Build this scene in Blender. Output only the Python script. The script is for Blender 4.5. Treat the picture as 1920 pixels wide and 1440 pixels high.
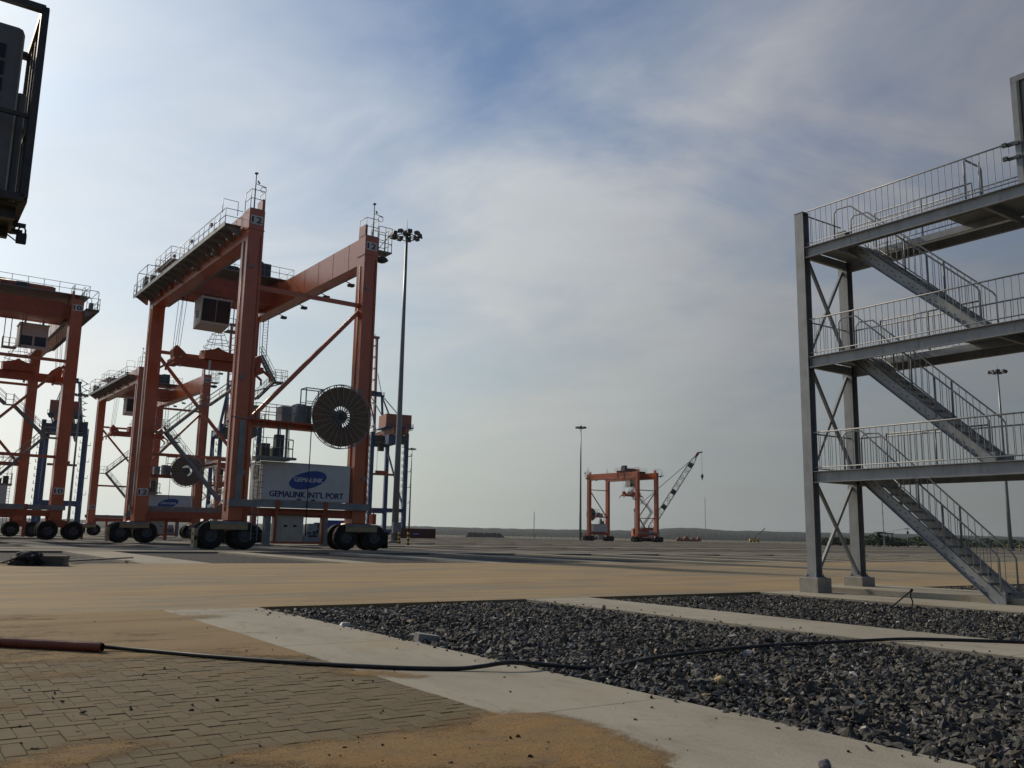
import bpy, bmesh, math, random
import numpy as np
from mathutils import Vector, Matrix, noise as mnoise
random.seed(7); RNG = np.random.default_rng(11)
for o in list(bpy.data.objects): bpy.data.objects.remove(o)
scene = bpy.context.scene
COL = scene.collection
R = math.radians
# ------------------------------------------------------------------ camera
F_PX, EYE = 1660.0, 1.3
PITCH, ROLL = math.atan(284.5/1660.0), R(1.1)
camd = bpy.data.cameras.new('camera'); cam = bpy.data.objects.new('camera', camd); COL.objects.link(cam)
camd.sensor_fit = 'HORIZONTAL'; camd.sensor_width = 36.0; camd.lens = 36.0*F_PX/1920.0
camd.clip_start = 0.05; camd.clip_end = 30000
_f = Vector((0, math.cos(PITCH), math.sin(PITCH))); _u0 = Vector((0, -math.sin(PITCH), math.cos(PITCH))); _r0 = Vector((1, 0, 0))
_r = _r0*math.cos(ROLL)+_u0*math.sin(ROLL); _u = -_r0*math.sin(ROLL)+_u0*math.cos(ROLL)
CAM = Vector((0, 0, EYE))
_m = Matrix.Identity(4)
for i in range(3): _m[i][0] = _r[i]; _m[i][1] = _u[i]; _m[i][2] = -_f[i]; _m[i][3] = CAM[i]
cam.matrix_world = _m
scene.camera = cam
scene.render.resolution_x, scene.render.resolution_y = 1024, 768
# ------------------------------------------------------------------ light: sky with a thin veil of cloud, low veiled sun off to the left
SUN_BEAR, SUN_EL = R(-47), R(31)          # bearing from +Y, clockwise positive
SUN = Vector((math.sin(SUN_BEAR)*math.cos(SUN_EL), math.cos(SUN_BEAR)*math.cos(SUN_EL), math.sin(SUN_EL)))
sd = bpy.data.lights.new('sun', 'SUN'); sd.energy = 2.6; sd.angle = R(2.0); sd.color = (1.0, 0.86, 0.66)
so = bpy.data.objects.new('sun', sd); COL.objects.link(so); so.rotation_euler = SUN.to_track_quat('Z', 'Y').to_euler()
world = bpy.data.worlds.new('World'); scene.world = world; world.use_nodes = True
wn, wl = world.node_tree.nodes, world.node_tree.links
wn.clear()
def WN(t, **k):
    n = wn.new(t)
    for a, b in k.items(): setattr(n, a, b)
    return n
def wmath(op, a, b=None, clamp=False):
    n = WN('ShaderNodeMath', operation=op, use_clamp=clamp)
    for i, x in enumerate((a, b)):
        if x is None: continue
        if isinstance(x, (int, float)): n.inputs[i].default_value = x
        else: wl.new(x, n.inputs[i])
    return n.outputs[0]
def wramp(fac, stops):
    n = WN('ShaderNodeValToRGB'); e = n.color_ramp.elements
    while len(e) < len(stops): e.new(0.5)
    for el, (p, c) in zip(e, stops): el.position = p; el.color = (*c, 1) if len(c) == 3 else c
    wl.new(fac, n.inputs[0]); return n.outputs[0]
def wmix(fac, a, b, mode='MIX'):
    n = WN('ShaderNodeMix', data_type='RGBA', blend_type=mode)
    for sock, x in ((n.inputs[0], fac), (n.inputs[6], a), (n.inputs[7], b)):
        if isinstance(x, (int, float)): sock.default_value = x
        elif isinstance(x, tuple): sock.default_value = (*x, 1)
        else: wl.new(x, sock)
    return n.outputs[2]
NOFF1, NOFF2 = (27.92, 29.45, 0), (50.35, 55.87, 0)
tc = WN('ShaderNodeTexCoord'); DIR = tc.outputs['Generated']
nrm = WN('ShaderNodeVectorMath', operation='NORMALIZE'); wl.new(DIR, nrm.inputs[0]); DIR = nrm.outputs[0]
sky = WN('ShaderNodeTexSky', sky_type='NISHITA', sun_disc=False); sky.sun_elevation = SUN_EL; sky.sun_rotation = SUN_BEAR
sky.air_density = 1.2; sky.dust_density = 2.0; sky.ozone_density = 1.0
sep = WN('ShaderNodeSeparateXYZ'); wl.new(DIR, sep.inputs[0])
zc = wmath('MAXIMUM', sep.outputs[2], 0.0)
den = wmath('ADD', zc, 0.16)
cx, cy = wmath('DIVIDE', sep.outputs[0], den), wmath('DIVIDE', sep.outputs[1], den)
comb = WN('ShaderNodeCombineXYZ'); wl.new(cx, comb.inputs[0]); wl.new(cy, comb.inputs[1])
def wnoise(scale, detail, rough, loc, sc=(1, 1, 1), rot=0.0, dist=0.0):
    mp = WN('ShaderNodeMapping'); mp.inputs['Location'].default_value = loc; mp.inputs['Scale'].default_value = sc
    mp.inputs['Rotation'].default_value = (0, 0, rot); wl.new(comb.outputs[0], mp.inputs[0])
    n = WN('ShaderNodeTexNoise'); n.inputs['Scale'].default_value = scale; n.inputs['Detail'].default_value = detail
    n.inputs['Roughness'].default_value = rough; n.inputs['Distortion'].default_value = dist
    wl.new(mp.outputs[0], n.inputs['Vector']); return n.outputs['Fac']
dot = WN('ShaderNodeVectorMath', operation='DOT_PRODUCT'); wl.new(DIR, dot.inputs[0]); dot.inputs[1].default_value = SUN
g = wmath('ADD', wmath('MULTIPLY', dot.outputs['Value'], 0.5), 0.5)
SK = 0.095                                 # background strength; the ramps below are in display-linear units
def ramp_lin(fac, stops): return wramp(fac, [(p, tuple(x/SK for x in c)) for p, c in stops])
n1 = wnoise(0.42, 5, 0.52, NOFF1, (1.0, 1.0, 1), 0.5, 0.5)
n2 = wnoise(1.25, 7, 0.58, NOFF2, (0.75, 1.25, 1), 0.75, 0.9)
cl = wmath('ADD', wmath('MULTIPLY', n1, 0.66), wmath('MULTIPLY', n2, 0.34))
mask = wramp(cl, [(0.40, (0.0,)*3), (0.48, (0.40,)*3), (0.57, (0.97,)*3)])
# the veil is brightest towards the sun (forward scattering in thin cloud) and greyer away from it
glow = ramp_lin(g, [(0.0, (0.055, 0.057, 0.064)), (0.5, (0.095, 0.10, 0.112)), (0.66, (0.18, 0.19, 0.215)), (0.75, (0.285, 0.297, 0.335)), (0.82, (0.43, 0.45, 0.485)), (0.89, (0.57, 0.605, 0.64)), (0.945, (0.70, 0.74, 0.775)), (0.975, (0.72, 0.78, 0.83)), (1.0, (0.95, 0.97, 0.97))])
n3 = wnoise(3.2, 8, 0.62, (1.3, 8.8, 0), (0.8, 1.3, 1), 0.3, 0.8)
mott = wmath('ADD', 0.88, wmath('MULTIPLY', n3, 0.26))
glow = wmix(1.0, glow, mott, 'MULTIPLY')
veil = wmix(wmath('MULTIPLY', wmath('SUBTRACT', cl, 0.5, True), 1.6), glow, tuple(x/SK for x in (0.66, 0.67, 0.70)))
lowfac = wramp(zc, [(0.0, (0.95,)*3), (0.06, (0.85,)*3), (0.20, (0.42,)*3), (0.40, (0.0,)*3)])
lowcol = ramp_lin(g, [(0.0, (0.07, 0.072, 0.07)), (0.5, (0.13, 0.135, 0.13)), (0.68, (0.245, 0.262, 0.258)), (0.75, (0.32, 0.345, 0.335)), (0.825, (0.49, 0.52, 0.48)), (0.905, (0.76, 0.79, 0.73)), (0.94, (0.97, 0.965, 0.91)), (1.0, (1.1, 1.07, 1.0))])
blue = wmix(1.0, sky.outputs[0], (0.50, 0.63, 0.80), 'MULTIPLY')
skyc = wmix(mask, blue, veil)
skyc = wmix(lowfac, skyc, lowcol)
bg = WN('ShaderNodeBackground'); bg.inputs[1].default_value = SK; wl.new(skyc, bg.inputs[0])
wo = WN('ShaderNodeOutputWorld'); wl.new(bg.outputs[0], wo.inputs[0])
vs = scene.view_settings
vs.view_transform = 'Standard'; vs.look = 'None'; vs.exposure = 0.0; vs.gamma = 1.0; vs.use_curve_mapping = False
scene.render.engine = 'CYCLES'
# ------------------------------------------------------------------ helpers
TH = 0.61                                  # the yard's grid, turned against the view
UX, UY = Vector((math.cos(TH), math.sin(TH), 0)), Vector((-math.sin(TH), math.cos(TH), 0))
def UV(u, v, z=0.0): return UX*u+UY*v+Vector((0, 0, z))
def ray(px, py): return _f+_r*((px-960)/F_PX)-_u*((py-720)/F_PX)
def G(px, py, z=0.0):
    d = ray(px, py); return CAM+d*((z-EYE)/d.z)
def AT(px, py, Y):
    d = ray(px, py); return CAM+d*(Y/d.y)
def uvof(p): return p.dot(UX), p.dot(UY)
def guv(px, py, z=0.0): return uvof(G(px, py, z))

class MB:
    def __init__(s): s.v = []; s.f = []; s.m = []; s.sm = []
    def quadface(s, idx, m=0, sm=False): s.f.append(tuple(idx)); s.m.append(m); s.sm.append(sm)
    def box(s, x0, x1, y0, y1, z0, z1, m=0):
        b = len(s.v)
        s.v += [(x0,y0,z0),(x1,y0,z0),(x1,y1,z0),(x0,y1,z0),(x0,y0,z1),(x1,y0,z1),(x1,y1,z1),(x0,y1,z1)]
        for q in ((0,3,2,1),(4,5,6,7),(0,1,5,4),(1,2,6,5),(2,3,7,6),(3,0,4,7)): s.quadface([b+i for i in q], m)
        return s
    def hexa(s, pts, m=0):
        b = len(s.v); s.v += [tuple(p) for p in pts]
        for q in ((0,3,2,1),(4,5,6,7),(0,1,5,4),(1,2,6,5),(2,3,7,6),(3,0,4,7)): s.quadface([b+i for i in q], m)
        return s
    def bar(s, p, q, w, h, up=(0,0,1), m=0):
        p, q = Vector(p), Vector(q); d = (q-p).normalized(); up = Vector(up)
        if abs(d.dot(up)) > 0.99: up = Vector((0,1,0)) if abs(d.y) < 0.9 else Vector((1,0,0))
        a = d.cross(up).normalized()*(w/2); b = a.cross(d).normalized()*(h/2)
        return s.hexa([p-a-b, p+a-b, q+a-b, q-a-b, p-a+b, p+a+b, q+a+b, q-a+b], m)
    def tube(s, pts, r, n=6, m=0, cap=True, sm=True, radii=None):
        pts = [Vector(p) for p in pts]; N = len(pts); b0 = len(s.v); ref = None
        for i, p in enumerate(pts):
            t = (pts[min(i+1, N-1)]-pts[max(i-1, 0)]).normalized()
            if ref is None:
                ref = Vector((0,0,1)) if abs(t.z) < 0.9 else Vector((1,0,0))
            a = t.cross(ref).normalized(); c = a.cross(t).normalized(); ref = c
            rr = radii[i] if radii else r
            for k in range(n):
                an = 2*math.pi*k/n; s.v.append(tuple(p+a*(rr*math.cos(an))+c*(rr*math.sin(an))))
        for i in range(N-1):
            for k in range(n):
                k2 = (k+1) % n
                s.quadface([b0+i*n+k, b0+i*n+k2, b0+(i+1)*n+k2, b0+(i+1)*n+k], m, sm)
        if cap:
            s.quadface([b0+k for k in range(n)][::-1], m); s.quadface([b0+(N-1)*n+k for k in range(n)], m)
        return s
    def cyl(s, p, q, r0, r1=None, n=12, m=0, cap=True, sm=True):
        return s.tube([p, q], r0, n, m, cap, sm, [r0, r0 if r1 is None else r1])
    def prism(s, poly, a, b, m=0):
        """poly: list of points (Vector) in a plane, extruded from offset a to b vectors"""
        n = len(poly); b0 = len(s.v); a, b = Vector(a), Vector(b)
        s.v += [tuple(Vector(p)+a) for p in poly]+[tuple(Vector(p)+b) for p in poly]
        s.quadface([b0+i for i in range(n)][::-1], m); s.quadface([b0+n+i for i in range(n)], m)
        for i in range(n):
            j = (i+1) % n; s.quadface([b0+i, b0+j, b0+n+j, b0+n+i], m)
        return s
    def lathe(s, prof, c, axis='z', n=24, m=0, sm=True, closed=False):
        b0 = len(s.v); c = Vector(c); k = len(prof)
        for i in range(n):
            an = 2*math.pi*i/n; ca, sa = math.cos(an), math.sin(an)
            for (r, h) in prof:
                if axis == 'z': s.v.append((c.x+r*ca, c.y+r*sa, c.z+h))
                elif axis == 'y': s.v.append((c.x+r*ca, c.y+h, c.z+r*sa))
                else: s.v.append((c.x+h, c.y+r*ca, c.z+r*sa))
        for i in range(n):
            j = (i+1) % n
            for t in range(k if closed else k-1):
                t2 = (t+1) % k
                s.quadface([b0+i*k+t, b0+j*k+t, b0+j*k+t2, b0+i*k+t2], m, sm)
        return s
    def rail(s, pts, h=1.1, gap=1.4, r=0.025, mids=(0.55,), n=5, m=0, posts=True, toe=0):
        pts = [Vector(p) for p in pts]; up = Vector((0,0,1))
        for k in [h]+[h*t for t in mids]: s.tube([p+up*k for p in pts], r, n, m)
        if toe: 
            for a, b in zip(pts, pts[1:]): s.bar(a+up*toe*.5, b+up*toe*.5, 0.012, toe, m=m)
        if posts:
            for a, b in zip(pts, pts[1:]):
                L = (b-a).length; k = max(1, round(L/gap))
                for i in range(k+1): s.cyl(a+(b-a)*(i/k), a+(b-a)*(i/k)+up*h, r, n=n, m=m)
        return s
    def mesh(s, name, mats):
        me = bpy.data.meshes.new(name); me.from_pydata(s.v, [], s.f)
        for x in (mats if isinstance(mats, (list, tuple)) else [mats]): me.materials.append(x)
        me.polygons.foreach_set('material_index', s.m); me.polygons.foreach_set('use_smooth', s.sm)
        me.update(); return me
    def build(s, name, mats, parent=None, bevel=0):
        o = bpy.data.objects.new(name, s.mesh(name, mats)); COL.objects.link(o)
        if parent: o.parent = parent
        if bevel:
            bm = o.modifiers.new('bevel', 'BEVEL'); bm.width = bevel; bm.segments = 2; bm.limit_method = 'ANGLE'
        return o
def empty(name, loc=(0,0,0), rz=0.0):
    o = bpy.data.objects.new(name, None); COL.objects.link(o); o.location = loc; o.rotation_euler = (0,0,rz); o.empty_display_size = 0.3
    return o
def tag(o, label=None, cat=None, group=None, kind=None):
    if label: o['label'] = label
    if cat: o['category'] = cat
    if group: o['group'] = group
    if kind: o['kind'] = kind
    return o
def kids(o): return [c for c in bpy.data.objects if c.parent == o]
def copy_tree(o, parent=None, kmap=None):
    if kmap is None:
        kmap = {}
        for c in bpy.data.objects:
            if c.parent: kmap.setdefault(c.parent.name, []).append(c)
    c = o.copy(); COL.objects.link(c); c.parent = parent
    for ch in kmap.get(o.name, []): copy_tree(ch, c, kmap)
    return c
def dup(o, parent=None, loc=None, name=None):
    c = o.copy(); COL.objects.link(c)
    if parent: c.parent = parent
    if loc is not None: c.location = loc
    return c
# ------------------------------------------------------------------ materials
MATS = {}
def mat(name, col, rough=0.6, metal=0.0, col2=None, scale=3.0, bump=0.0, bscale=40.0, spec=0.5, detail=6, stretch=(1,1,1), mixpos=(0.4, 0.62), rust=None, coord='Object'):
    m = bpy.data.materials.new(name); m.use_nodes = True; nt = m.node_tree; N, L = nt.nodes, nt.links
    b = N['Principled BSDF']; b.inputs['Roughness'].default_value = rough; b.inputs['Metallic'].default_value = metal
    b.inputs['Specular IOR Level'].default_value = spec; b.inputs['Base Color'].default_value = (*col, 1)
    t = N.new('ShaderNodeTexCoord'); mp = N.new('ShaderNodeMapping'); mp.inputs['Scale'].default_value = stretch; L.new(t.outputs[coord], mp.inputs[0])
    if col2:
        n = N.new('ShaderNodeTexNoise'); n.inputs['Scale'].default_value = scale; n.inputs['Detail'].default_value = detail; n.inputs['Roughness'].default_value = 0.62
        L.new(mp.outputs[0], n.inputs['Vector'])
        r = N.new('ShaderNodeValToRGB'); r.color_ramp.elements[0].position, r.color_ramp.elements[1].position = mixpos
        r.color_ramp.elements[0].color = (*col, 1); r.color_ramp.elements[1].color = (*col2, 1)
        L.new(n.outputs['Fac'], r.inputs[0]); out = r.outputs[0]
        if rust:
            n2 = N.new('ShaderNodeTexNoise'); n2.inputs['Scale'].default_value = scale*2.7; n2.inputs['Detail'].default_value = 8; n2.inputs['Roughness'].default_value = 0.7
            mp2 = N.new('ShaderNodeMapping'); mp2.inputs['Scale'].default_value = (1.6, 1.6, 0.22); L.new(t.outputs[coord], mp2.inputs[0]); L.new(mp2.outputs[0], n2.inputs['Vector'])
            r2 = N.new('ShaderNodeValToRGB'); r2.color_ramp.elements[0].position, r2.color_ramp.elements[1].position = rust[1], rust[1]+0.14
            L.new(n2.outputs['Fac'], r2.inputs[0])
            mx = N.new('ShaderNodeMix'); mx.data_type = 'RGBA'; L.new(r2.outputs[0], mx.inputs[0]); L.new(out, mx.inputs[6]); mx.inputs[7].default_value = (*rust[0], 1); out = mx.outputs[2]
        L.new(out, b.inputs['Base Color'])
    if bump:
        n = N.new('ShaderNodeTexNoise'); n.inputs['Scale'].default_value = bscale; n.inputs['Detail'].default_value = 6; L.new(t.outputs[coord], n.inputs['Vector'])
        bp = N.new('ShaderNodeBump'); bp.inputs['Strength'].default_value = 1.0; bp.inputs['Distance'].default_value = bump
        L.new(n.outputs['Fac'], bp.inputs['Height']); L.new(bp.outputs[0], b.inputs['Normal'])
    MATS[name] = m; return m
orange = mat('orange_paint', (0.52,0.118,0.036), 0.27, spec=0.8, col2=(0.45,0.098,0.032), scale=0.7, rust=((0.20,0.058,0.032), 0.565), bump=0.0012, bscale=3)
orange_d = mat('orange_paint_dull', (0.43,0.095,0.032), 0.48, col2=(0.34,0.075,0.03), scale=1.2, rust=((0.14,0.05,0.03), 0.58))
galv = mat('galvanised_steel', (0.31,0.325,0.335), 0.46, 0.2, col2=(0.25,0.262,0.27), scale=2.2, rust=((0.19,0.20,0.205), 0.54), bump=0.0015, bscale=9)
galv_d = mat('weathered_galvanised_steel', (0.27,0.285,0.285), 0.55, 0.2, col2=(0.20,0.21,0.21), scale=1.5)
dkgrey = mat('dark_grey_steel', (0.055,0.06,0.062), 0.6, 0.2, col2=(0.085,0.088,0.09), scale=2)
black = mat('black_rubber', (0.009,0.009,0.010), 0.8, col2=(0.020,0.019,0.017), scale=4, spec=0.3)
white = mat('white_paint', (0.62,0.62,0.61), 0.5, col2=(0.55,0.55,0.53), scale=1.1, rust=((0.44,0.42,0.39), 0.63))
plate = mat('white_sign_plate', (0.62,0.62,0.60), 0.5)
ink = mat('black_lettering', (0.015,0.016,0.02), 0.5)
navy = mat('navy_lettering', (0.03,0.045,0.13), 0.5)
logoblue = mat('logo_blue', (0.025,0.075,0.30), 0.45)
logolight = mat('logo_pale_blue', (0.16,0.27,0.52), 0.45)
glass = mat('dark_cab_glass', (0.012,0.016,0.026), 0.22, 0.0, spec=0.5)
lamp_glass = mat('floodlight_glass', (0.25,0.26,0.27), 0.15)
windbrown = mat('wound_cable_brown', (0.20,0.125,0.066), 0.65, col2=(0.15,0.095,0.052), scale=6)
cream = mat('cream_cabinet_paint', (0.50,0.465,0.37), 0.5, col2=(0.44,0.40,0.32), scale=1.4, rust=((0.30,0.25,0.19), 0.66))
midgrey = mat('grey_cabinet_paint', (0.34,0.35,0.35), 0.5, col2=(0.28,0.29,0.29), scale=1.4)
tan = mat('tan_bumper_paint', (0.42,0.31,0.16), 0.6, col2=(0.30,0.22,0.12), scale=3)
stsblue = mat('quay_crane_blue', (0.022,0.062,0.165), 0.5, col2=(0.018,0.05,0.135), scale=0.2)
stsred = mat('quay_crane_red', (0.36,0.105,0.055), 0.55, col2=(0.30,0.085,0.05), scale=0.25)
maroon = mat('maroon_container_paint', (0.085,0.018,0.018), 0.55, col2=(0.065,0.016,0.016), scale=0.8)
yellow = mat('yellow_paint', (0.62,0.42,0.03), 0.5)
concrete = mat('concrete_block', (0.36,0.335,0.285), 0.85, col2=(0.28,0.26,0.22), scale=4, bump=0.004, bscale=30)
steelpole = mat('mast_steel', (0.24,0.26,0.265), 0.42, 0.45, col2=(0.19,0.205,0.21), scale=0.4)
cablemat = mat('black_cable_sheath', (0.013,0.013,0.014), 0.5, col2=(0.028,0.026,0.023), scale=9)
conduitmat = mat('red_brown_plastic', (0.27,0.075,0.040), 0.30, col2=(0.21,0.058,0.034), scale=6)
acwhite = mat('dusty_white_plastic', (0.19,0.19,0.18), 0.55, col2=(0.15,0.145,0.135), scale=3, rust=((0.11,0.105,0.095), 0.62))
cagemat = mat('dark_cage_steel', (0.05,0.05,0.053), 0.5, 0.3, col2=(0.09,0.075,0.06), scale=7)
brass = mat('padlock_metal', (0.05,0.05,0.055), 0.35, 0.6)
yellowstone = mat('pale_ochre_stone', (0.50,0.39,0.22), 0.9, col2=(0.36,0.22,0.10), scale=9, bump=0.01, bscale=25)
greystone = mat('grey_stone', (0.16,0.16,0.165), 0.9, col2=(0.10,0.10,0.105), scale=9, bump=0.01, bscale=30)
hillgreen = mat('wooded_hill', (0.016,0.026,0.022), 0.95, col2=(0.030,0.040,0.028), scale=0.02)
leaf = mat('shrub_leaves', (0.030,0.050,0.020), 0.85, col2=(0.060,0.080,0.030), scale=0.5)
bark = mat('bark', (0.07,0.055,0.04), 0.9)
darkheap = mat('black_netting', (0.014,0.014,0.015), 0.8, col2=(0.03,0.03,0.032), scale=5, bump=0.03, bscale=12)
plank = mat('dusty_timber', (0.20,0.165,0.12), 0.85, col2=(0.13,0.11,0.08), scale=4, stretch=(1,1,6))
water = mat('river_water', (0.10,0.13,0.14), 0.15)
# ------------------------------------------------------------------ ground materials
def nodemat(name):
    m = bpy.data.materials.new(name); m.use_nodes = True; nt = m.node_tree; N, L = nt.nodes, nt.links
    b = N['Principled BSDF']
    class K: pass
    k = K(); k.m, k.N, k.L, k.b = m, N, L, b
    t = N.new('ShaderNodeTexCoord')
    def vec(scale=(1,1,1), loc=(0,0,0), grid=True):
        src = t.outputs['Object']
        if grid:
            r0 = N.new('ShaderNodeVectorRotate'); r0.rotation_type = 'Z_AXIS'; r0.inputs['Angle'].default_value = -TH; L.new(src, r0.inputs['Vector']); src = r0.outputs[0]
        mp = N.new('ShaderNodeMapping'); mp.inputs['Scale'].default_value = scale; mp.inputs['Location'].default_value = loc; L.new(src, mp.inputs[0]); return mp.outputs[0]
    def noise(scale, detail=6, rough=0.6, sc=(1,1,1), loc=(0,0,0), dist=0.0):
        n = N.new('ShaderNodeTexNoise'); n.inputs['Scale'].default_value = scale; n.inputs['Detail'].default_value = detail; n.inputs['Roughness'].default_value = rough; n.inputs['Distortion'].default_value = dist
        L.new(vec(sc, loc), n.inputs['Vector']); return n.outputs['Fac']
    def ramp(fac, stops):
        n = N.new('ShaderNodeValToRGB'); e = n.color_ramp.elements
        while len(e) < len(stops): e.new(0.5)
        for el, (p, c) in zip(e, stops):
            el.position = p; el.color = (*c, 1) if isinstance(c, tuple) else (c, c, c, 1)
        L.new(fac, n.inputs[0]); return n.outputs[0]
    def mix(fac, a, c, mode='MIX'):
        n = N.new('ShaderNodeMix'); n.data_type = 'RGBA'; n.blend_type = mode
        for s, x in ((n.inputs[0], fac), (n.inputs[6], a), (n.inputs[7], c)):
            if isinstance(x, (int, float)): s.default_value = x
            elif isinstance(x, tuple): s.default_value = (*x, 1)
            else: L.new(x, s)
        return n.outputs[2]
    def mth(op, a, c=None, clamp=True):
        n = N.new('ShaderNodeMath'); n.operation = op; n.use_clamp = clamp
        for i, x in enumerate((a, c)):
            if x is None: continue
            if isinstance(x, (int, float)): n.inputs[i].default_value = x
            else: L.new(x, n.inputs[i])
        return n.outputs[0]
    def xyz():
        s = N.new('ShaderNodeSeparateXYZ'); L.new(vec(), s.inputs[0]); return s.outputs
    def bump(h, dist, strength=1.0):
        bp = N.new('ShaderNodeBump'); bp.inputs['Distance'].default_value = dist; bp.inputs['Strength'].default_value = strength; L.new(h, bp.inputs['Height']); L.new(bp.outputs[0], b.inputs['Normal'])
    def voronoi(scale, feature='F1', sc=(1,1,1)):
        n = N.new('ShaderNodeTexVoronoi'); n.inputs['Scale'].default_value = scale; n.feature = feature; L.new(vec(sc), n.inputs['Vector']); return n
    k.noise, k.ramp, k.mix, k.mth, k.xyz, k.bump, k.voronoi, k.vec = noise, ramp, mix, mth, xyz, bump, voronoi, vec
    b.inputs['Roughness'].default_value = 0.9; b.inputs['Specular IOR Level'].default_value = 0.25
    return k
def setcol(k, c): k.L.new(c, k.b.inputs['Base Color'])
# sand-covered block paving of the road
k = nodemat('sand_covered_paving')
sandc = k.ramp(k.noise(0.9, 9, 0.68, (0.22,1,1), (0,0,0), 0.3), [(0.32,(0.245,0.170,0.090)),(0.48,(0.345,0.245,0.128)),(0.62,(0.395,0.288,0.150)),(0.76,(0.46,0.340,0.185))])
sandc = k.mix(k.ramp(k.noise(14, 4, 0.7), [(0.30,0.55),(0.55,0.0)]), sandc, (0.258,0.188,0.097))
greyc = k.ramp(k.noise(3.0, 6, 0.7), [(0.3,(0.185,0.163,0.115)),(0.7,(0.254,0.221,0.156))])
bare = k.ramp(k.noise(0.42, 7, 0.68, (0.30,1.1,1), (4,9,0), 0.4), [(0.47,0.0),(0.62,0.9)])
x, y, _ = k.xyz()
def band(a, b_, soft):   # soft-edged greyer band running across the sandy road
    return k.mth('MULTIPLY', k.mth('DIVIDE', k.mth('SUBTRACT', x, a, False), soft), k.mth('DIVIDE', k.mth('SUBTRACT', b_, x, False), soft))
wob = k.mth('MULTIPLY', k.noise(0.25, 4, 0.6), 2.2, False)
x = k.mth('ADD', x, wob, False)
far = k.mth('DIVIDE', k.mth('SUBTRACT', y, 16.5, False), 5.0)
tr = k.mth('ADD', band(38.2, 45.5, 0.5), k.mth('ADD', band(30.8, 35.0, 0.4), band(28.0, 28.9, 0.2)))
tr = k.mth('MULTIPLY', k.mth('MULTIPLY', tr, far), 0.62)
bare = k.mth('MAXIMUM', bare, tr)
jl = k.voronoi(0.55, 'F1', (0.16,3.2,1)).outputs['Distance']
tyre = k.ramp(k.noise(1.0, 7, 0.7, (0.045,2.6,1), (2,5,0), 0.25), [(0.52,0.0),(0.60,0.75)])
bare = k.mth('MAXIMUM', bare, tyre)
spk = k.ramp(k.noise(5.5, 6, 0.8, (0.6,1.4,1), (7,7,0)), [(0.66,0.0),(0.72,0.7)])
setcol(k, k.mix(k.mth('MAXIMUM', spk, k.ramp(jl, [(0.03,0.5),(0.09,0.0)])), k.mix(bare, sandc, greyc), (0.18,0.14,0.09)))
k.bump(k.noise(26, 6, 0.7), 0.012); road_m = k.m
# blown sand lying on the pavers
k = nodemat('loose_orange_sand')
x, y, _ = k.xyz()
near = k.ramp(k.noise(1.6, 7, 0.65), [(0.30,(0.305,0.205,0.097)),(0.52,(0.376,0.232,0.092)),(0.72,(0.433,0.246,0.086))])
farc = k.ramp(k.noise(0.9, 9, 0.68, (0.22,1,1), (0,0,0), 0.3), [(0.32,(0.25,0.175,0.094)),(0.48,(0.34,0.243,0.128)),(0.62,(0.385,0.282,0.149)),(0.76,(0.44,0.328,0.180))])
vf = k.mth('DIVIDE', k.mth('SUBTRACT', y, 7.0, False), 4.0); inv = k.mth('SUBTRACT', 1.0, k.mth('MULTIPLY', vf, 0.75))
c = k.mix(vf, near, farc)
c = k.mix(k.mth('MULTIPLY', k.ramp(k.noise(48, 4, 0.85), [(0.34,0.75),(0.50,0.0)]), inv), c, (0.105,0.074,0.040))
c = k.mix(k.mth('MULTIPLY', k.ramp(k.noise(75, 3, 0.85, (1,1,1), (5,5,0)), [(0.55,0.0),(0.70,0.75)]), inv), c, (0.42,0.315,0.175))
c = k.mix(k.mth('MULTIPLY', k.ramp(k.noise(3.1, 8, 0.75, (0.7,1.2,1), (9,1,0), 0.6), [(0.50,0.0),(0.64,0.55)]), inv), c, (0.185,0.150,0.105))
setcol(k, c); k.bump(k.noise(55, 5, 0.8), 0.022)
da_ = k.N.new('ShaderNodeAttribute'); da_.attribute_name = 'depth'
grain = k.mth('MULTIPLY', k.mth('SUBTRACT', k.noise(85, 4, 0.8), 0.5, False), 0.030, False)
al = k.mth('DIVIDE', k.mth('ADD', k.mth('ADD', da_.outputs['Fac'], grain, False), 0.0030, False), 0.0065)
tr_b = k.N.new('ShaderNodeBsdfTransparent'); mxs = k.N.new('ShaderNodeMixShader'); outn = k.N['Material Output']
k.L.new(al, mxs.inputs[0]); k.L.new(tr_b.outputs[0], mxs.inputs[1]); k.L.new(k.b.outputs[0], mxs.inputs[2]); k.L.new(mxs.outputs[0], outn.inputs['Surface'])
sand_m = k.m
# paver tops
def paver_mat(name, a, b_):
    k = nodemat(name)
    oi = k.N.new('ShaderNodeObjectInfo')
    c = k.ramp(k.noise(5, 7, 0.7), [(0.3,a),(0.7,b_)])
    c = k.mix(k.ramp(k.noise(1.1, 6, 0.7), [(0.42,0.0),(0.62,0.75)]), c, (0.186,0.125,0.055))
    c = k.mix(k.ramp(k.noise(60, 3, 0.8), [(0.28,0.5),(0.45,0.0)]), c, (0.067,0.054,0.033))
    setcol(k, c); k.bump(k.noise(55, 5, 0.7), 0.006); return k.m
pavers_m = [paver_mat('grey_paver', (0.127,0.101,0.059), (0.160,0.129,0.077)), paver_mat('pale_paver', (0.146,0.117,0.070), (0.177,0.141,0.084)), paver_mat('greenish_paver', (0.115,0.096,0.055), (0.147,0.122,0.072))]
k = nodemat('dark_joint_sand'); setcol(k, k.ramp(k.noise(30, 5, 0.7), [(0.35,(0.05,0.040,0.028)),(0.62,(0.15,0.118,0.075))])); joint_m = k.m
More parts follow.
